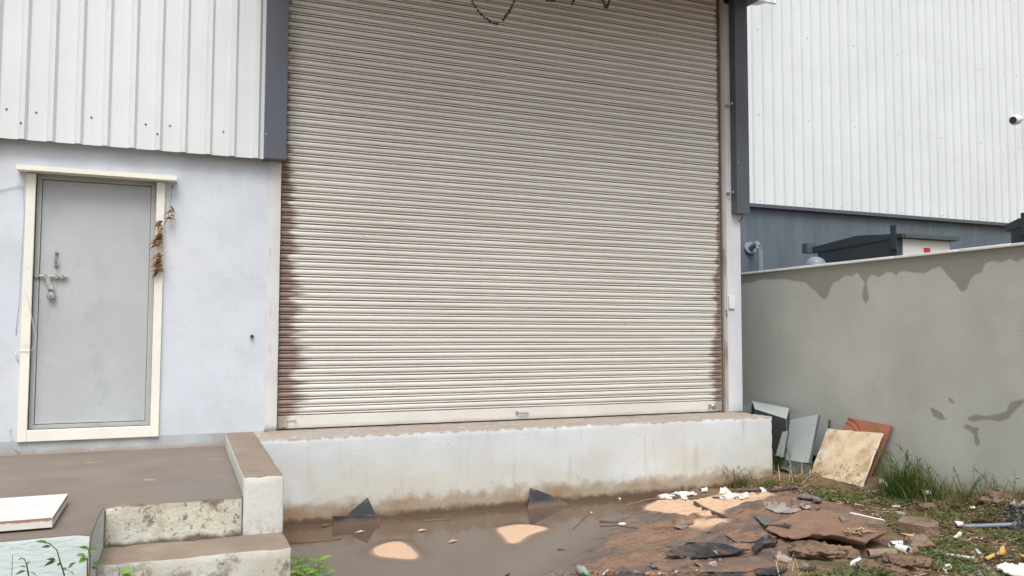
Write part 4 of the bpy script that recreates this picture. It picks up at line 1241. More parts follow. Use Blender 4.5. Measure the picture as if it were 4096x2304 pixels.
lay('plastic_sheet', [(1835, 2292), (1900, 2284), (1985, 2288), (2040, 2298), (2000, 2330), (1850, 2330)], 'black_plastic', 'black ragged sheet edge at the bottom centre of the photo', 'plastic sheet', 0.02, 0.006, 0.04, 0.012, SH)
lay('plastic_sheet', [(2420, 2296), (2500, 2290), (2580, 2300), (2560, 2330), (2430, 2330)], 'black_plastic', 'black ragged sheet edge right of the clear bottle', 'plastic sheet', 0.02, 0.006, 0.03, 0.01, SH)
lay('plastic_sheet', [(2790, 2298), (2960, 2294), (3000, 2310), (2800, 2330)], 'black_plastic', 'black ragged sheet edge under the round pale flake', 'plastic sheet', 0.02, 0.006, 0.03, 0.01, SH)
lay('plastic_sheet', [(2600, 2250), (2740, 2236), (2900, 2228), (3060, 2236), (3110, 2262), (2960, 2286), (2760, 2292), (2640, 2280)], 'muddy_sheet', 'wide mud-smeared sheet lying flat along the bottom edge right of the puddle', 'plastic sheet', 0.012, 0.005, 0.012, 0.010, SH, bare=lambda x, y: 0.42)
lay('plastic_sheet', [(2900, 2140), (2990, 2135), (3060, 2124), (3110, 2150), (3040, 2166), (2950, 2170)], 'muddy_sheet', 'mud-smeared sheet under the grey pointed flap', 'plastic sheet', 0.012, 0.005, 0.012, 0.010, SH, bare=lambda x, y: 0.36)
# thin dark edges of submerged sheet showing as lines
def stick(name, px, r, m_, label, cat, dz=0.008, group=None, r1=None, wig=0.0):
    pts = [G(a, b, dz) for a, b in px]
    return single(name, MB().tube([tuple(p) for p in pts], r, 6, r1=r1), m_, label, cat, group, smooth=True)
LN = 'dark edges and twigs lying in the puddle'
WZ = WATER+0.002
def wstick(px, r, label, m_='twig', name='twig'):
    pts = [on(a, b, 'z', WZ) for a, b in px]
    return single(name, MB().tube([tuple(p) for p in pts], r, 6, r1=r*0.6), m_, label, 'twig', LN, smooth=True)
wstick([(1160, 2172), (1240, 2167), (1310, 2160), (1365, 2156)], 0.010, 'dark wavy strip floating beside the concrete step', 'black_plastic', 'floating_strip')
wstick([(1690, 2086), (1730, 2081), (1800, 2079)], 0.010, 'dark strip floating between the two black offcuts', 'black_plastic', 'floating_strip')
wstick([(2398, 2086), (2440, 2088), (2490, 2088)], 0.010, 'thick floating twig in mid puddle right of the fin', 'twig')
wstick([(2400, 2104), (2470, 2101), (2545, 2112), (2590, 2123)], 0.006, 'long thin twig floating right of the middle silt patch', 'twig')
wstick([(2605, 2102), (2616, 2112), (2690, 2100)], 0.005, 'thin forked twig floating left of the small silt bar', 'twig')
wstick([(2660, 2113), (2750, 2108)], 0.009, 'short dark twig floating left of the small silt bar', 'twig')
wstick([(2660, 2133), (2780, 2138), (2910, 2141)], 0.011, 'long straight dark strip at the puddle right end', 'black_plastic', 'floating_strip')
wstick([(2230, 2197), (2262, 2198)], 0.008, 'short dark twig below the middle silt patch', 'twig')
wstick([(2290, 2120), (2360, 2050)], 0.003, 'hair-thin twig slanting across the puddle below the fin', 'twig')
stick('bent_rod', [(2778, 2010), (2810, 2030), (2850, 2048), (2905, 2070)], 0.014, 'black_plastic', 'black bent rod lying across the peach silt', 'rod', 0.012)
stick('long_hose', [(2500, 2022), (2590, 2000), (2680, 1988), (2760, 1993), (2900, 1990)], 0.011, 'black_plastic', 'thin black hose curving below the white foam scraps', 'hose', 0.012)
stick('long_hose', [(2925, 1966), (3020, 1964), (3100, 1962), (3190, 1953)], 0.010, 'black_plastic', 'thin black hose along the grass at the ledge corner', 'hose', 0.014)

def chunk(name, a, b, size, m_, label, cat, group=None, flat=0.5, dz=0.0, seed=0, sub=4, amp=0.28, rz=None, stretch=1.0, up=0.35):
    p = G(a, b, dz)
    bm = bmesh.new()
    bmesh.ops.create_icosphere(bm, subdivisions=sub, radius=1)
    rz_ = random.uniform(0, 6.28) if rz is None else rz
    for v in bm.verts:
        q_ = v.co.copy()
        k = 1+amp*mnoise.noise(q_*1.3+Vector((seed, 1, 2)))*1.6+amp*0.7*mnoise.noise(q_*4+Vector((seed, 5, 2)))+amp*0.4*mnoise.noise(q_*11+Vector((seed, 5, 2)))+amp*0.22*mnoise.noise(q_*25+Vector((seed, 5, 2)))
        # facet: clamp some directions to planes for a broken look
        q_ = q_*k
        q_.z = max(-0.75, q_.z)
        q_ = Vector((q_.x*size*stretch, q_.y*size, (q_.z+up)*size*flat))
        v.co = Matrix.Rotation(rz_, 3, 'Z') @ q_
    me = bpy.data.meshes.new(name)
    bm.to_mesh(me); bm.free()
    me.polygons.foreach_set('use_smooth', [True]*len(me.polygons))
    me.materials.append(M[m_])
    return tag(put(name, me, None, p), label, cat, group)

ST = 'stones and rubble on the bank'
chunk('boulder', 3300, 2228, 0.135, 'rock_mud', 'large mud-covered boulder under the lip of the dark sheet', 'rock', ST, 0.5, 0, 3, 5, 0.4, rz=-0.35, stretch=1.2)
# slab-like rock
r0 = [G(3588, 2085, 0.085), G(3612, 2062, 0.10), G(3690, 2070, 0.10), G(3752, 2086, 0.09), G(3756, 2110, 0.07), G(3700, 2106, 0.075), G(3650, 2098, 0.08)]
rbm = MB().hull([tuple(p) for p in r0], [tuple(np.array(p)+np.array([0.02, -0.015, -0.17])) for p in r0])
rs = single('slab_rock', rbm, 'rock_slab', 'flat-topped brown slab rock on the weedy bank', 'rock', ST, bevel=0.008)
chunk('stone', 3680, 2192, 0.085, 'rock_slab', 'rounded brown stone right of the white pipe ring', 'rock', ST, 0.7, 0, 5, 4, 0.25)
chunk('stone', 3600, 2270, 0.14, 'rock_mud', 'mound of brown clods at the bottom below the white pipe', 'rock', ST, 0.32, 0, 8, 5, 0.5)
chunk('stone', 3710, 2035, 0.06, 'rock_mud', 'small brown stone behind the slab rock', 'rock', ST, 0.6, 0, 9)
chunk('stone', 3985, 2010, 0.10, 'rock_mud', 'reddish clod at the foot of the cement wall', 'rock', ST, 0.6, 0, 11)
chunk('stone', 3650, 2215, 0.05, 'rock_slab', 'small pale stone touching the rounded brown stone', 'rock', ST, 0.6, 0, 13)
chunk('stone', 3470, 2280, 0.07, 'rock_mud', 'small clod at the bottom edge right of the boulder', 'rock', ST, 0.6, 0, 15)
for i, (a, b) in enumerate(((1154, 2110), (1150, 2112))):
    pass
FO = 'white foam scraps'
def foam(px, label, lift=0.010, th=0.010, cr_=0.012):
    lay('foam_scrap', px, 'foam_white', label, 'foam scrap', lift+th, th, 0.0, cr_, FO, jit=6, n=4)
foam([(2632, 1985), (2660, 1976), (2700, 1978), (2690, 1990), (2650, 1992)], 'leftmost white foam scrap below the ledge')
foam([(2685, 1968), (2720, 1962), (2770, 1964), (2790, 1972), (2745, 1980), (2750, 1992), (2725, 1990), (2715, 1976)], 'broad torn white foam scrap with a hanging tab')
foam([(2800, 1952), (2828, 1950), (2832, 1960), (2805, 1963)], 'small square white foam scrap at the ledge foot')
foam([(2880, 1950), (2905, 1944), (2918, 1962), (2898, 1972), (2875, 1974)], 'upright lump of white foam left of the grass')
foam([(2865, 1976), (2910, 1970), (2990, 1976), (2998, 1984), (2930, 1988), (2880, 1990)], 'long flat white foam scrap at the right of the group')
foam([(3038, 1952), (3055, 1950), (3066, 1962), (3048, 1966)], 'white foam crumb below the grass tuft')
foam([(1152, 2112), (1168, 2105), (1176, 2114), (1160, 2122)], 'white foam crumb between the kerb and the puddle', -0.0)
for i, (a, b, l_) in enumerate(((2362, 1985, 'white chip on the splashed foot of the ledge'), (2474, 1998, 'white chip at the ledge foot right of the fin'), (2530, 2257, 'white chip'),)[:2]):
    foam([(a-8, b-6), (a+7, b-7), (a+9, b+6), (a-6, b+7)], l_)
wp = on(2487, 2098, 'z', WZ)
chunkp = MB().lathe((wp[0]-0.03, wp[1], WZ+0.004), (1, -0.15, 0), [(0, 0.008), (0.01, 0.014), (0.05, 0.013), (0.065, 0.006)], 8)
single('foam_chip', chunkp, 'foam_white', 'white capsule-shaped chip floating among the twigs', 'foam scrap', FO, smooth=True)
for i, (a, b, l_) in enumerate(((1687, 2122, 'tan chip floating left of centre in the puddle'), (2365, 2052, 'pale chip floating above the slanting twig'), (1440, 2128, 'pale sliver floating near the first black offcut'), (1810, 2166, 'pale leaf sliver floating between the silt patches'), (1300, 2103, 'brown leaf floating at the ledge foot near the kerb'))):
    p = on(a, b, 'z', WZ)
    m_ = MB()
    dx = 0.045 if i != 1 else 0.02
    m_.add([(p[0]-dx, p[1]-0.012, WZ+0.001), (p[0]-dx*0.2, p[1]-0.03, WZ+0.006), (p[0]+dx, p[1]+0.014, WZ+0.002), (p[0]+dx*0.1, p[1]+0.025, WZ+0.008)], [(0, 1, 2, 3)])
    m_.add([(p[0]-dx, p[1]-0.012, WZ-0.003), (p[0]-dx*0.2, p[1]-0.03, WZ+0.002), (p[0]+dx, p[1]+0.014, WZ-0.002), (p[0]+dx*0.1, p[1]+0.025, WZ+0.004)], [(3, 2, 1, 0)])
    single('floating_chip', m_, 'straw' if i != 4 else 'litter_brown', l_, 'chip', 'chips floating in the puddle')

# broken plank, pipes, rods, scraps on the bank
p0, p1 = G(3400, 2052, 0.06), G(3535, 2082, 0.03)
dv = np.array([0.03, -0.05, -0.09])
plank = MB().hull([tuple(p0), tuple(p1), tuple(p1+dv*0.5), tuple(p0+dv)], [tuple(p0+np.array([0.03, 0.03, 0.0])), tuple(p1+np.array([0.03, 0.03, 0])), tuple(p1+dv*0.5+np.array([0.03, 0.03, 0])), tuple(p0+dv+np.array([0.03, 0.03, 0]))], 0, 1)
single('broken_plank', plank, ['old_wood', 'board_edge_white'], 'broken brown plank with pale top edge behind the dark sheet', 'plank')
lay('broken_tile', [(3355, 2062), (3395, 2057), (3398, 2078), (3370, 2084)], 'grey_plastic', 'dusty grey tile piece at the end of the broken plank', 'tile piece', 0.045, 0.015, 0.0, 0.004, n=2, jit=1)
def pipe(a, b, r, label, m_='white_plastic', name='plastic_pipe', n=12, dz=None, group='plastic pipes on the bank'):
    dz = r if dz is None else dz
    A_, B_ = Vector(G(*a, dz)), Vector(G(*b, dz))
    d_ = (B_-A_).normalized(); L_ = (B_-A_).length
    s_ = MB()
    a1_ = d_.orthogonal().normalized(); b1_ = d_.cross(a1_)
    ring = [(0, r), (L_, r), (L_, r*0.78), (0, r*0.78)]
    vs_ = []
    for t_, rr in ring:
        for j_ in range(n):
            q_ = 2*math.pi*j_/n
            vs_.append(A_+d_*t_+(a1_*math.cos(q_)+b1_*math.sin(q_))*rr)
    fs = [(i*n+j_, i*n+(j_+1) % n, ((i+1) % 4)*n+(j_+1) % n, ((i+1) % 4)*n+j_) for i in range(4) for j_ in range(n)]
    s_.add(vs_, fs)
    single(name, s_, m_, label, 'pipe', group, smooth=R(40))
pipe((3590, 2192), (3634, 2204), 0.030, 'short white pipe with its open ring facing the viewer')
pipe((3562, 2178), (3622, 2174), 0.022, 'white pipe stub lying behind the open pipe ring')
pipe((3788, 2222), (3898, 2236), 0.013, 'long thin white pipe lying in the weeds')
pipe((3902, 2198), (3922, 2220), 0.012, 'short white pipe end pointing at the long thin pipe')
pipe((3860, 2106), (4075, 2098), 0.016, 'blue-grey pipe half buried in the weeds', 'blue_rod')
pipe((3470, 2215), (3580, 2212), 0.030, 'muddy brown pipe or log under the front of the dark sheet', 'old_wood')
SC = 'light scraps on the weedy bank'
lay('paper_scrap', [(3818, 2092), (3852, 2090), (3858, 2104), (3830, 2106)], 'foam_white', 'folded cream scrap left of the blue-grey pipe', 'scrap', 0.03, 0.006, 0.02, 0.01, SC, n=2, jit=1)
lay('paper_scrap', [(3812, 2148), (3836, 2126), (3848, 2130), (3828, 2150)], 'foam_white', 'pale upright strip of scrap among low weeds', 'scrap', 0.035, 0.006, 0.02, 0.01, SC, n=2, jit=1)
lay('paper_scrap', [(3400, 2262), (3412, 2238), (3440, 2222), (3448, 2240), (3425, 2262)], 'foam_white', 'cream crumpled scrap right of the boulder', 'scrap', 0.03, 0.012, 0.03, 0.02, SC, n=3, jit=2)
lay('paper_scrap', [(3760, 2270), (3800, 2262), (3808, 2274), (3780, 2284)], 'foam_white', 'small white crumpled scrap near the bottom right', 'scrap', 0.02, 0.006, 0.03, 0.012, SC, n=3, jit=2)
lay('paper_scrap', [(3985, 2262), (4020, 2252), (4060, 2262), (4110, 2262), (4110, 2300), (4040, 2296), (4000, 2276)], 'foam_white', 'large torn white sheet in the bottom right corner', 'scrap', 0.05, 0.008, 0.04, 0.02, SC, n=5, jit=5)
lay('paper_scrap', [(3880, 2024), (3898, 2022), (3902, 2030), (3884, 2032)], 'foam_white', 'white fleck by the dry grass at the wall', 'scrap', 0.03, 0.006, 0.0, 0.005, SC, n=2, jit=1)
lay('paper_scrap', [(3566, 2022), (3598, 2021), (3600, 2026), (3570, 2026)], 'foam_white', 'thin white strip in front of the tall grass', 'scrap', 0.02, 0.005, 0.0, 0.005, SC, n=2, jit=1)
lay('paper_scrap', [(3700, 1970), (3722, 1966), (3726, 1974), (3706, 1978)], 'foam_white', 'white scrap at the right foot of the tall grass', 'scrap', 0.04, 0.006, 0.02, 0.01, SC, n=2, jit=1)
lay('paper_scrap', [(3515, 1925), (3540, 1922), (3556, 1940), (3550, 1955), (3535, 1938), (3518, 1936)], 'foam_white', 'white crumpled scrap between the boards and the tall grass', 'scrap', 0.05, 0.008, 0.03, 0.02, SC, n=3, jit=2)
lay('paper_scrap', [(3580, 2046), (3600, 2044), (3625, 2054), (3620, 2060), (3590, 2054)], 'pale_shard', 'pale shard behind the flat-topped slab rock', 'scrap', 0.03, 0.008, 0.0, 0.005, SC, n=2, jit=1)
lay('grey_scrap', [(4036, 2020), (4070, 2004), (4100, 2004), (4110, 2022), (4060, 2026)], 'pale_shard', 'grey folded sheet at the right edge by the cement wall', 'scrap', 0.06, 0.01, 0.03, 0.01, SC, n=3, jit=2)
YS = 'yellow scraps on the weedy bank'
lay('yellow_scrap', [(3940, 2232), (3975, 2212), (3982, 2222), (3950, 2240)], 'yellow_scrap', 'yellow strip of peel above the torn white sheet', 'scrap', 0.03, 0.006, 0.02, 0.01, YS, n=2, jit=2)
lay('yellow_scrap', [(3986, 2214), (4000, 2192), (4016, 2190), (4026, 2206), (4008, 2214)], 'yellow_scrap', 'crumpled yellow scrap above the torn white sheet', 'scrap', 0.05, 0.006, 0.03, 0.02, YS, n=3, jit=2)
lay('yellow_scrap', [(4060, 2210), (4096, 2222), (4110, 2232), (4070, 2218)], 'yellow_scrap', 'yellow strip at the right edge above the torn sheet', 'scrap', 0.04, 0.006, 0.02, 0.01, YS, n=2, jit=1)
lay('yellow_scrap', [(3602, 2132), (3625, 2134), (3670, 2146), (3640, 2146)], 'yellow_scrap', 'yellow dry leaf strip in front of the slab rock', 'scrap', 0.02, 0.005, 0.0, 0.006, YS, n=2, jit=1)
# tangle of pale string
for i in range(1):
    m_ = MB()
    for k in range(6):
        a0_, b0_ = 3360+random.uniform(0, 60), 2105+random.uniform(0, 30)
        pts = []
        for s in range(7):
            pts.append(tuple(G(a0_+s*random.uniform(6, 17), b0_+random.uniform(-9, 9)+4*math.sin(s), 0.05+0.02*math.sin(s*1.7+k))))
        m_.tube(pts, 0.0045, 5)
    single('string_tangle', m_, 'straw', 'tangle of pale string and twigs on the dark sheet', 'string', smooth=True)
m_ = MB()
bt = thing('plastic_bottle', 'clear crushed plastic bottle with teal cap at the puddle edge', 'bottle', tuple(G(2330, 2275)))
P0, P1 = Vector(G(2312, 2272, 0.025)), Vector(G(2345, 2290, 0.025))
build('bottle_body', MB().lathe(tuple(P0), P1-P0, [(0, 0.018), (0.01, 0.026), (0.05, 0.024), (0.07, 0.027), (0.10, 0.026), (0.125, 0.012), (0.14, 0.011)], 14), 'bottle_clear', bt, smooth=True)
dq = (P1-P0).normalized()
build('cap', MB().lathe(tuple(P0+dq*0.135), dq, [(0, 0.014), (0.016, 0.014)], 12), 'teal_cap', bt)
stick('straw_piece', [(2412, 2298), (2434, 2278)], 0.005, 'foam_white', 'thin white straw right of the clear bottle', 'straw', 0.03)

# ------------------------------------------------------------------ vegetation
def blade(mb, base, direction, L_, w, droop, seg=4, mi=0):
    p = Vector(base); d = Vector(direction).normalized()
    side = d.cross(Vector((0, 0, 1)))
    if side.length < 0.05:
        side = Vector((random.uniform(-1, 1), random.uniform(-1, 1), 0))
    side.normalize()
    vs_ = []
    for i in range(seg+1):
        t = i/seg
        ww = w*(1-t**1.6)*(0.6+0.4*min(1, t*4))
        if i == seg:
            vs_.append(p.copy())
        else:
            vs_ += [p-side*ww/2, p+side*ww/2]
        d = (d+Vector((0, 0, -droop*(0.4+t)))).normalized()
        p = p+d*(L_/seg)
    fs = [(2*i, 2*i+1, 2*i+3, 2*i+2) for i in range(seg-1)]+[(2*seg-2, 2*seg-1, 2*seg)]
    mb.add([tuple(v) for v in vs_], fs, mi)

def tuft(name, spots, n, L_, w, label, mats=('grass_green', 'grass_mixed'), spread=0.06, stems=0, lean=0.6, dryp=0.25, group='grass tufts on the bank', stemL=1.6):
    mb = MB()
    for i in range(n):
        s = random.choice(spots)
        x, y = s[0]+random.gauss(0, spread), s[1]+random.gauss(0, spread)
        x = min(x, BX-0.03)
        if y > LY-0.01 and x < 5.0 and 'drooping' not in label:
            y = LY-0.02
        z = float(terrain(x, y))-0.01
        a = random.uniform(0, 6.28)
        l = lean*random.uniform(0.2, 1)
        k = random.uniform(0.45, 1.1)
        dx = math.cos(a)*l
        if x > BX-0.15:
            dx = -abs(dx)*0.5
        blade(mb, (x, y, z), (dx, math.sin(a)*l, 1), L_*k, w*random.uniform(0.6, 1.2), random.uniform(0.08, 0.38), 4, 1 if random.random() < dryp else 0)
    for i in range(stems):
        s = random.choice(spots)
        x, y = min(s[0]+random.gauss(0, spread*0.8), BX-0.05), s[1]+random.gauss(0, spread*0.8)
        z = float(terrain(x, y))
        a = random.uniform(0, 6.28)
        top = Vector((x-abs(math.cos(a))*0.10*stemL, y+math.sin(a)*0.14*stemL, z+L_*stemL*random.uniform(0.7, 1)))
        mid = Vector((x, y, z))*0.5+top*0.5+Vector((0, 0, 0.03))
        mb.tube([(x, y, z), tuple(mid), tuple(top)], 0.0022, 4, 1)
        for k in range(4):                 # alternate leaves and a thin seed head
            q_ = Vector((x, y, z)).lerp(top, 0.4+0.15*k)
            blade(mb, tuple(q_), (math.cos(a+2.4*k), math.sin(a+2.4*k), 0.8), L_*0.42, w*1.3, 0.2, 4, 0)
        for k in range(10):
            q_ = top+Vector((0, 0, -0.012*k))
            blade(mb, tuple(q_), (math.cos(2.4*k), math.sin(2.4*k), 2.2), 0.03, 0.005, 0.02, 2, 1)
    v = np.array(mb.v)
    base = np.array([v[:, 0].mean(), v[:, 1].mean(), v[:, 2].min()])
    mb.v = [tuple(p) for p in v-base]
    me = bpy.data.meshes.new(name)
    me.from_pydata(mb.v, [], mb.f)
    for m_ in mats:
        me.materials.append(M[m_])
    me.polygons.foreach_set('material_index', mb.mi)
    return tag(put(name, me, None, base), label, 'grass', group)
def GG(*pts): return [tuple(G(a, b)[:2]) for a, b in pts]
tuft('grass_tuft', GG((3600, 1985), (3640, 1995), (3620, 1960), (3660, 1975), (3590, 1960)), 460, 0.34, 0.012, 'tall green grass clump against the cement wall right of the boards', stems=12, spread=0.07, lean=0.95, dryp=0.12, stemL=1.35)
tuft('grass_tuft', GG((3740, 1990), (3770, 1985), (3715, 2000)), 130, 0.20, 0.010, 'low green grass right of the tall clump at the wall', stems=3, spread=0.06, lean=0.9, dryp=0.25, stemL=1.5)
tuft('grass_tuft', GG((3835, 2000), (3870, 1990), (3900, 2005), (3850, 2020)), 170, 0.20, 0.008, 'brownish dry grass with seed heads at the wall foot', stems=6, spread=0.08, lean=0.9, dryp=0.75, stemL=1.5)
tuft('grass_tuft', GG((4060, 2005), (4090, 2010)), 60, 0.16, 0.008, 'small grass tuft at the wall by the right edge', stems=3, spread=0.06, lean=0.8, dryp=0.4)
tuft('grass_tuft', GG((2950, 1942), (2968, 1944), (2940, 1948), (2960, 1950)), 300, 0.15, 0.007, 'scrubby grass tuft at the foot of the ledge near its corner', stems=6, spread=0.07, lean=1.1, dryp=0.5, stemL=1.7)
tuft('grass_tuft', GG((3070, 1940), (3088, 1940), (3060, 1945), (3080, 1948)), 260, 0.11, 0.007, 'short yellowish grass around the ledge corner', stems=0, spread=0.05, lean=1.1, dryp=0.55)
tuft('grass_tuft', GG((3130, 1880), (3115, 1860)), 120, 0.30, 0.010, 'dark drooping grass between the ledge corner and the boards', stems=0, spread=0.05, lean=0.9, dryp=0.2)
tuft('grass_tuft', GG((3170, 1925), (3200, 1930)), 70, 0.30, 0.007, 'flattened dry grass strands in front of the tilted panel', mats=('grass_mixed', 'straw'), spread=0.05, lean=1.6, dryp=0.4)
tuft('grass_tuft', GG((3170, 2290), (3150, 2288)), 22, 0.13, 0.005, 'few dry straw blades at the bottom edge', mats=('straw', 'straw'), spread=0.05, lean=0.7)
tuft('grass_tuft', GG((1215, 2275), (1250, 2290)), 60, 0.12, 0.007, 'small dark grass beside the bright leafy plant at the step', mats=('weed_green', 'grass_green'), spread=0.05, lean=0.8, dryp=0.4)

def leaf_mesh(name, L_, w, m_, fold=0.25, droop=0.25, lobed=False):
    """leaf along +x, folded at the midrib, tip drooping"""
    mb = MB()
    n = 8
    prof_ = [0.0, 0.45, 0.82, 1.0, 0.95, 0.78, 0.52, 0.22, 0.0]
    if lobed:
        prof_ = [0.0, 0.5, 1.0, 0.7, 0.95, 0.6, 0.7, 0.25, 0.0]
    c_, l_, r_ = [], [], []
    for i in range(n+1):
        t = i/n
        z = -droop*L_*t*t
        hw = w/2*prof_[i]
        c_.append((L_*t, 0, z)); l_.append((L_*t, hw, z+fold*hw)); r_.append((L_*t, -hw, z+fold*hw))
    vs_ = c_+l_+r_
    k = n+1
    fs = []
    for i in range(n):
        fs += [(i, i+1, k+i+1, k+i), (i+1, i, 2*k+i, 2*k+i+1)]
    mb.add(vs_, fs)
    me = bpy.data.meshes.new(name)
    me.from_pydata(mb.v, [], mb.f)
    me.validate()
    me.polygons.foreach_set('use_smooth', [True]*len(me.polygons))
    me.materials.append(M[m_])
    return me
LEAF = {k: leaf_mesh('leaf', *a) for k, a in dict(
    sap=(0.085, 0.038, 'sapling_leaf'), sapy=(0.075, 0.036, 'sapling_leaf_young'), small=(0.05, 0.030, 'sapling_leaf'), lob=(0.065, 0.06, 'sapling_leaf_young', 0.2, 0.3, True),
    bright=(0.095, 0.034, 'bright_leaf'), brights=(0.06, 0.026, 'bright_leaf'), wee=(0.035, 0.018, 'weed_green')).items()}

def place_leaf(parent, kind, p, yaw, pitch_, roll_=0.0, s=1.0):
    o = put('leaf', LEAF[kind], parent, tuple(p))
    o.rotation_euler = (roll_, -pitch_, yaw)
    o.scale = (s, s, s)
    return o

def sapling(stem_px, leaves, y, label, r=0.004, root=True):
    """stem through photograph points on the plane y; leaves: (a, b, kind, tip_a, tip_b)"""
    pts = [np.array(on(a, b, 'y', y+0.02*math.sin(i*2.0))) for i, (a, b) in enumerate(stem_px)]
    gz_ = float(terrain(pts[0][0], pts[0][1]))
    pts = [np.array([pts[0][0]+0.01, pts[0][1]+0.0, gz_-0.02])]+pts
    t = thing('sapling', label, 'plant', (pts[0][0], pts[0][1], gz_), 'saplings at the foot of the landing')
    build('stem', MB().tube([tuple(p) for p in pts], r, 6, r1=r*0.5), 'weed_green', t, smooth=True)
    for (a, b, kind, ta, tb) in leaves:
        p = on(a, b, 'y', y)
        q_ = on(ta, tb, 'y', y-random.uniform(-0.01, 0.035))
        d = q_-p
        L0 = {'sap': 0.085, 'sapy': 0.075, 'small': 0.05, 'lob': 0.065, 'bright': 0.095, 'brights': 0.06, 'wee': 0.035}[kind]
        place_leaf(t, kind, p, math.atan2(d[1], d[0]), math.atan2(d[2], math.hypot(d[0], d[1]))+0.12, random.choice((-1, 1))*random.uniform(0.45, 0.9)+0.3, np.linalg.norm(d)/L0)
    return t
SYP = -3.12
sapling([(262, 2320), (250, 2275), (240, 2245), (228, 2200), (205, 2180), (195, 2172)],
        [(196, 2176, 'sap', 142, 2162), (204, 2186, 'sap', 165, 2190), (224, 2244, 'sap', 174, 2264), (222, 2240, 'sap', 184, 2236), (240, 2250, 'small', 232, 2265), (250, 2275, 'small', 270, 2278), (274, 2272, 'sap', 296, 2252), (268, 2282, 'sap', 302, 2296)],
        SYP, 'thin sapling with dark oval leaves leaning left below the white slab')
sapling([(350, 2325), (349, 2280), (350, 2240), (355, 2200), (358, 2190)],
        [(358, 2192, 'sapy', 420, 2188), (356, 2196, 'sapy', 312, 2186), (354, 2200, 'sapy', 335, 2202), (360, 2200, 'sapy', 385, 2208), (346, 2228, 'lob', 310, 2218), (346, 2232, 'lob', 318, 2250), (350, 2226, 'small', 372, 2222), (372, 2256, 'sap', 402, 2252), (366, 2262, 'small', 370, 2244), (366, 2268, 'small', 388, 2276)],
        SYP, 'upright sapling with bright lobed leaves at the step corner')
sapling([(120, 2330), (112, 2290), (106, 2255), (98, 2238), (85, 2232)],
        [(90, 2232, 'small', 72, 2240), (104, 2262, 'sap', 116, 2248), (104, 2270, 'sap', 76, 2262), (104, 2282, 'sap', 60, 2298), (112, 2285, 'sapy', 150, 2300)],
        SYP, 'small sapling with curled tip nearest the left edge')
sapling([(470, 2340), (474, 2310), (480, 2285)],
        [(480, 2288, 'sapy', 535, 2282), (478, 2286, 'sapy', 440, 2276), (482, 2284, 'small', 470, 2268), (486, 2300, 'sapy', 530, 2310)],
        -3.0, 'short pale green sapling in front of the concrete step')
m_ = MB(); p = on(48, 2320, 'y', SYP); q_ = on(50, 2218, 'y', SYP)
m_.tube([(p[0], p[1], float(terrain(p[0], p[1]))), tuple(q_)], 0.004, 5, r1=0.001)
single('bare_stalk', m_, 'weed_green', 'thin bare stalk standing at the left edge', 'stalk')

# bright leafy plant beside the step
bp_ = G(1185, 2310)
bpx, bpy_ = 0.02, -2.18
bz0 = float(terrain(bpx, bpy_))
bl = thing('leafy_plant', 'bright green leafy plant growing beside the concrete step in the puddle', 'plant', (bpx, bpy_, bz0))
for (a, b, yv, nl, kind) in ((1275, 2245, -2.0, 8, 'bright'), (1240, 2262, -2.05, 8, 'bright'), (1160, 2285, -2.15, 9, 'bright'), (1205, 2285, -2.12, 8, 'brights'), (1265, 2290, -2.1, 9, 'bright'), (1220, 2300, -2.2, 9, 'bright'), (1190, 2250, -2.05, 8, 'brights'), (1150, 2300, -2.2, 7, 'brights'), (1295, 2300, -2.15, 8, 'brights'), (1195, 2235, -2.0, 5, 'brights')):
    p = on(a, b, 'y', yv)
    x0, y0 = p[0]*0.6+bpx*0.4, yv*0.6+bpy_*0.4
    build('stem', MB().tube([(x0, y0, bz0-0.02), tuple(p*0.5+np.array([x0, y0, bz0])*0.5+np.array([0.004, 0, 0.01])), tuple(p)], 0.0035, 5, r1=0.002), 'weed_green', bl, smooth=True)
    for k in range(nl):
        a_ = 2.4*k+random.uniform(-.3, .3)
        q_ = p+np.array([0, 0, -0.010*k])
        place_leaf(bl, kind, q_, a_, 0.5-0.10*k+random.uniform(-.15, .15), random.uniform(-.3, .3), random.uniform(0.9, 1.35))

# low weeds by the ledge corner and on the bank
def weed(a, b, n, h_, label, kind='wee', s=1.0, spread=0.05):
    p = G(a, b)
    t = thing('weed_plant', label, 'plant', tuple(p), 'small broad-leaved weeds')
    for k in range(n):
        x, y = p[0]+random.gauss(0, spread), p[1]+random.gauss(0, spread)
        x = min(x, BX-0.04)
        z = float(terrain(x, y)); hh = h_*random.uniform(0.5, 1)
        build('stem', MB().tube([(x, y, z-0.01), (x+random.uniform(-.02, .02), y, z+hh)], 0.002, 4), 'weed_green', t)
        for j_ in range(5):
            place_leaf(t, kind, (x, y, z+hh*(1-0.16*j_)), 2.4*j_+k, 0.3, random.uniform(-.3, .3), s*random.uniform(0.7, 1.2))
weed(3115, 1850, 5, 0.30, 'broad-leaved weed growing out of the gap at the ledge corner', 'brights', 0.8, 0.03)
weed(4005, 1990, 4, 0.20, 'faint broad-leaved weed against the wall at the far right', 'wee', 1.3, 0.05)
weed(3965, 2075, 8, 0.14, 'grey-green weed beside the charcoal heap', 'wee', 1.1, 0.06)
weed(4075, 2245, 6, 0.12, 'green weed above the torn white sheet', 'wee', 1.2, 0.05)
weed(4085, 2200, 4, 0.14, 'yellow-green weed at the right edge above the yellow strip', 'wee', 1.2, 0.05)

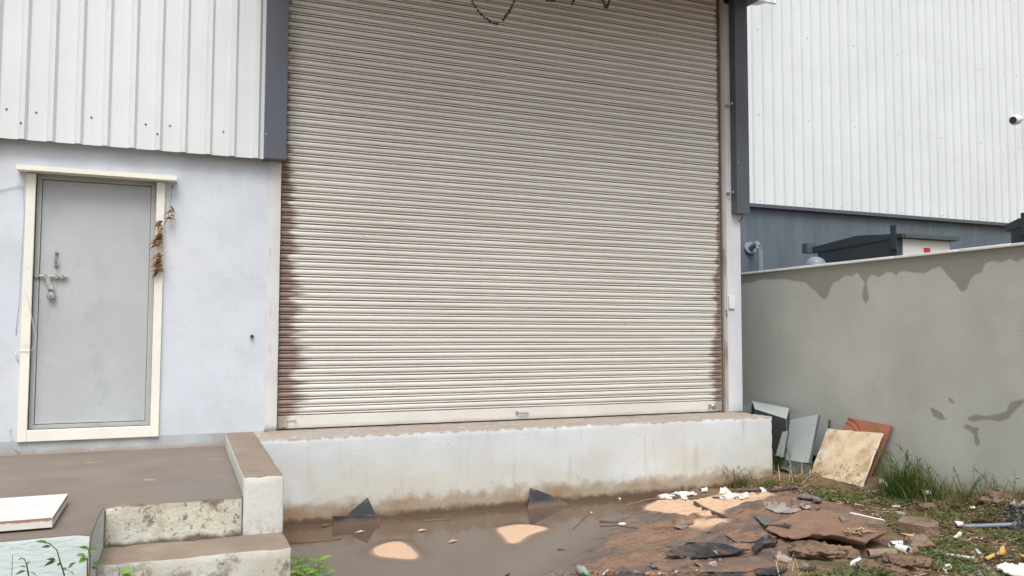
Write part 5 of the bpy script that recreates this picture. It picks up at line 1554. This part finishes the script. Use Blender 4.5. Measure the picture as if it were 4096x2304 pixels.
# uncountable cover: creeping weeds, dry litter, charcoal heap
def region(poly_px, n):
    poly = [tuple(G(a, b)[:2]) for a, b in poly_px]
    xs = [p[0] for p in poly]; ys = [p[1] for p in poly]
    out = []
    while len(out) < n:
        x = rng.uniform(min(xs), max(xs), 4000); y = rng.uniform(min(ys), max(ys), 4000)
        k = inside(x, y, poly)
        out += list(zip(x[k], y[k]))
    return out[:n]
def stuff(name, mb, mats, label, cat):
    me = bpy.data.meshes.new(name)
    me.from_pydata(mb.v, [], mb.f)
    for m__ in mats:
        me.materials.append(M[m__])
    me.polygons.foreach_set('material_index', mb.mi)
    o = put(name, me)
    o['kind'] = 'stuff'; o['label'] = label; o['category'] = cat
    return o
mb = MB()
BANK = [(3060, 1945), (3230, 1950), (3480, 1975), (3560, 2000), (3900, 2020), (4096, 2020), (4300, 2100), (4300, 2330), (3150, 2330), (3330, 2290), (3440, 2260), (3640, 2170), (3560, 2110), (3450, 2050), (3330, 2010), (3200, 1965)]
pts = region(BANK, 15000)
pa = np.array(pts)
den = fbm(pa[:, 0]*3.0+2, pa[:, 1]*3.0, 3)
zt = terrain(pa[:, 0], pa[:, 1])
for (x, y), dn, z in zip(pts, den, zt):
    if x > BX-0.03 or dn < 0.56-0.2*random.random():
        continue
    a = random.uniform(0, 6.28); s = random.uniform(0.008, 0.021)
    t_ = random.uniform(-0.6, 0.6); up_ = random.uniform(0.0, 0.03)
    c_, s_ = math.cos(a)*s, math.sin(a)*s
    mb.add([(x-c_, y-s_, z+up_), (x-s_*0.5, y+c_*0.5, z+up_+s*t_), (x+c_, y+s_, z+up_+s*0.7), (x+s_*0.5, y-c_*0.5, z+up_-s*t_*0.3)], [(0, 1, 2, 3)], 0 if dn > 0.60 else 1)
stuff('creeping_weeds', mb, ['weed_green', 'grass_mixed'], 'creeping green weeds and short grass covering the bank', 'ground cover')
mb = MB()
pts = region([(3060, 1950), (3230, 1945), (3480, 1960), (3560, 1990), (3900, 2010), (4200, 2010), (4300, 2330), (3150, 2330), (3330, 2290), (3420, 2290), (3640, 2170), (3560, 2110), (3450, 2050), (3330, 2010)], 11000)
pa = np.array(pts); zt = terrain(pa[:, 0], pa[:, 1])
for (x, y), z in zip(pts, zt):
    if x > BX-0.02:
        continue
    a = random.uniform(0, 6.28)
    if random.random() < 0.45:
        s = random.uniform(0.02, 0.06); wv = 0.0022
    else:
        s = random.uniform(0.005, 0.014); wv = s*random.uniform(0.4, 0.8)
    c_, s_ = math.cos(a), math.sin(a)
    e = random.uniform(-0.2, 0.5)*s; hgt = random.uniform(0.001, 0.012)
    mb.add([(x-c_*s, y-s_*s, z+hgt), (x-s_*wv, y+c_*wv, z+hgt+0.004), (x+c_*s, y+s_*s, z+hgt+e), (x+s_*wv, y-c_*wv, z+hgt-0.002)], [(0, 1, 2, 3)], random.choice((0, 0, 0, 1, 2)))
stuff('dry_litter', mb, ['litter_brown', 'straw', 'twig'], 'dry twigs, straw and dead leaves strewn over the bank', 'litter')
mb = MB()
for (poly, n_, hh, mi) in (([(3985, 2055), (4040, 2035), (4110, 2030), (4200, 2060), (4200, 2160), (4060, 2150), (4010, 2110)], 900, 0.10, 0), ([(3880, 2290), (3930, 2265), (3990, 2275), (4010, 2310), (3880, 2320)], 320, 0.05, 1)):
    pp_ = [tuple(G(a, b)[:2]) for a, b in poly]
    for (x, y) in region(poly, n_):
        if x > BX-0.03:
            continue
        d_ = float(-sdist(x, y, pp_))
        z = float(terrain(x, y))+hh*min(1, d_/0.15)*random.uniform(0.2, 1)
        s = random.uniform(0.008, 0.022)
        vs_ = [(x+random.uniform(-s, s), y+random.uniform(-s, s), z+random.uniform(-s, s)) for _ in range(4)]
        mb.add(vs_, [(0, 1, 2), (0, 2, 3), (0, 3, 1), (1, 3, 2)], mi)
stuff('charcoal_heap', mb, ['charcoal_bits', 'pale_shard'], 'heaps of grey charcoal and crushed rubble at the right edge', 'rubble')
mb = MB()
pts = region([(1850, 2296), (2050, 2290), (2330, 2290), (2600, 2296), (2900, 2296), (3150, 2290), (3150, 2340), (1850, 2340)], 900)
for x, y in pts:
    z = float(terrain(x, y)); s = random.uniform(0.006, 0.02)
    vs_ = [(x+random.uniform(-s, s), y+random.uniform(-s, s), z+random.uniform(-s*.5, s)) for _ in range(4)]
    mb.add(vs_, [(0, 1, 2), (0, 2, 3), (0, 3, 1), (1, 3, 2)], random.choice((0, 0, 1)))
stuff('shore_rubble', mb, ['litter_brown', 'straw'], 'crumbs of clay and litter along the near shore of the puddle', 'rubble')

mb = MB()
fpts = region([(2560, 2100), (2700, 2070), (2950, 2050), (3120, 1985), (3260, 1990), (3400, 2060), (3480, 2120), (3420, 2200), (3250, 2290), (2900, 2310), (2450, 2310)], 26)
for x, y in fpts:
    s_ = random.uniform(0.02, 0.07)*(1 if random.random() < 0.6 else 0.5)
    n_ = random.randint(4, 7); a0 = random.uniform(0, 6.28)
    tx, ty = random.gauss(0, 0.10), random.gauss(0, 0.10)
    zc = float(terrain(x, y))+0.006
    top_ = []
    for k in range(n_):
        a = a0+6.283*k/n_+random.uniform(-.3, .3); r_ = s_*random.uniform(0.5, 1.1)
        dx, dy = math.cos(a)*r_*1.5, math.sin(a)*r_*0.8
        top_.append((x+dx, y+dy, float(terrain(x+dx, y+dy))*0.6+zc*0.4+0.006+dx*tx+dy*ty+random.uniform(0, 0.012)))
    mb.hull(top_, [(p[0], p[1], p[2]-0.003) for p in top_], random.choice((1, 2, 2, 2)))
stuff('torn_sheet_flakes', mb, ['black_plastic', 'grey_plastic', 'muddy_sheet', 'pale_shard'], 'torn flakes of dark sheet trodden into the red mud', 'debris')

# ------------------------------------------------------------------ hanging decorations, cables
tr = thing('leaf_garland', 'dried brown leaf garland hanging from a nail right of the grey door', 'garland', tuple(on(640, 1090, 'y', -0.05)))
gp = [(688, 757), (684, 800), (678, 830), (672, 880), (650, 900), (648, 935), (650, 985), (646, 1030), (645, 1085)]
g3d = [on(a, b, 'y', -0.05 if i < 4 else -0.062) for i, (a, b) in enumerate(gp)]
build('string', MB().tube([tuple(p) for p in g3d], 0.0018, 5), 'twig', tr)
nl = on(688, 757, 'y', 0.0)
build('nail', MB().tube([(nl[0], 0.0, nl[2]+0.01), (nl[0]+0.004, -0.055, nl[2]+0.03)], 0.004, 6), 'dark_metal', tr)
DL = leaf_mesh('leaf', 0.10, 0.034, 'dry_leaf', 1.6, 0.75)
for i, (a, b, dirx) in enumerate(((678, 825, 1), (674, 845, 1), (690, 850, -1), (672, 868, 1), (668, 875, 1), (690, 880, -1), (655, 885, -1), (650, 905, -1), (652, 935, -1), (648, 890, -1), (656, 915, -1), (656, 960, -1), (640, 985, -1), (656, 1020, -1), (640, 1050, -1), (654, 1062, -1), (640, 1086, -1), (654, 1090, -1), (652, 945, -1), (650, 955, -1), (652, 968, -1), (650, 975, -1), (646, 1015, -1), (646, 1025, -1), (644, 1035, -1), (648, 1048, -1), (646, 1060, -1), (644, 1070, -1), (646, 1080, -1), (655, 1075, -1), (655, 950, -1), (655, 1040, -1), (680, 860, 1))):
    p = on(a, b, 'y', -0.056 if a > 660 else -0.064)
    o = put('leaf', DL, tr, tuple(p))
    o.rotation_euler = (random.uniform(-1.2, 1.2), random.uniform(-0.6, 0.7), (0 if dirx > 0 else math.pi)+random.uniform(0.1, 0.5)*(-1 if dirx > 0 else 1))
    k = random.uniform(0.65, 1.0) if dirx < 0 else 0.6
    o.scale = (k, k, k)

def blossom():
    bm = bmesh.new()
    bmesh.ops.create_icosphere(bm, subdivisions=2, radius=0.013)
    for v in bm.verts:
        v.co *= 1+0.6*mnoise.noise(v.co*260)
    me = bpy.data.meshes.new('blossom')
    bm.to_mesh(me); bm.free()
    me.materials.append(M['dry_flower'])
    return me
BLS = blossom()
def garland(px, y, label, ztop=4.638, step=0.021):
    pts = [Vector(on(a, b, 'y', y)) for a, b in px]
    if len(px) > 1:
        pts = [Vector((pts[0].x-0.04, y, ztop))]+pts+[Vector((pts[-1].x+0.04, y, ztop))]
    t = thing('flower_garland', label, 'garland', tuple(min(pts, key=lambda p: p.z)), 'dried flower garlands above the shutter')
    build('string', MB().tube([tuple(p) for p in pts], 0.002, 5), 'twig', t)
    for i in range(len(pts)-1):
        L_ = (pts[i+1]-pts[i]).length
        k = max(1, int(L_/step))
        for j_ in range(k):
            p = pts[i].lerp(pts[i+1], (j_+0.5)/k)
            if random.random() < 0.1:
                continue
            o = put('blossom', BLS, t, (p.x+random.uniform(-.005, .005), p.y+random.uniform(-.004, .004), p.z+random.uniform(-.005, .005)))
            o.rotation_euler = (random.uniform(0, 6), random.uniform(0, 6), 0)
            s = random.uniform(0.7, 1.15); o.scale = (s, s, s)
garland([(1888, 0), (1898, 22), (1914, 46), (1932, 64), (1950, 80), (1968, 92), (1985, 96), (2005, 88), (2018, 74), (2030, 58), (2042, 36), (2052, 14), (2058, 0)], -0.35, 'looped garland of dried flowers hanging in front of the shutter at the top')
garland([(2172, -3), (2200, 3), (2222, 0)], -0.35, 'nearly hidden garland loop right of the long looped garland')
garland([(2282, -4), (2290, 20), (2296, 0)], -0.35, 'short narrow garland end left of the brush-like one')
garland([(2412, 0), (2424, 34), (2432, 20), (2438, -4)], -0.35, 'short bushy garland end, rightmost at the top', step=0.014)

CB = 'thin white cables beside the door'
def cable(px, y, label, r=0.003):
    single('cable', MB().tube([tuple(on(a, b, 'y', y)) for a, b in px], r, 6), 'cable_white', label, 'cable', CB, smooth=True)
cable([(-40, 766), (0, 757), (45, 747), (82, 741)], -0.012, 'white cable running in from the left edge to the door frame')
cable([(82, 741), (90, 745), (93, 800), (95, 860), (88, 950), (84, 1040), (80, 1100), (76, 1200), (66, 1290), (64, 1340)], -0.010, 'long white cable hanging down left of the door frame')
cable([(96, 1150), (108, 1180), (118, 1225), (126, 1262), (130, 1290), (142, 1340), (144, 1375), (132, 1396), (112, 1407), (90, 1404), (64, 1410)], -0.036, 'thin white cable looping across the left door frame', 0.002)
cable([(62, 1408), (66, 1430), (76, 1450)], -0.012, 'short white cable end sticking out at the door frame')
cable([(40, 1702), (38, 1722), (44, 1752), (52, 1790), (76, 1812)], -0.012, 'white cable end trailing down to the landing at lower left')
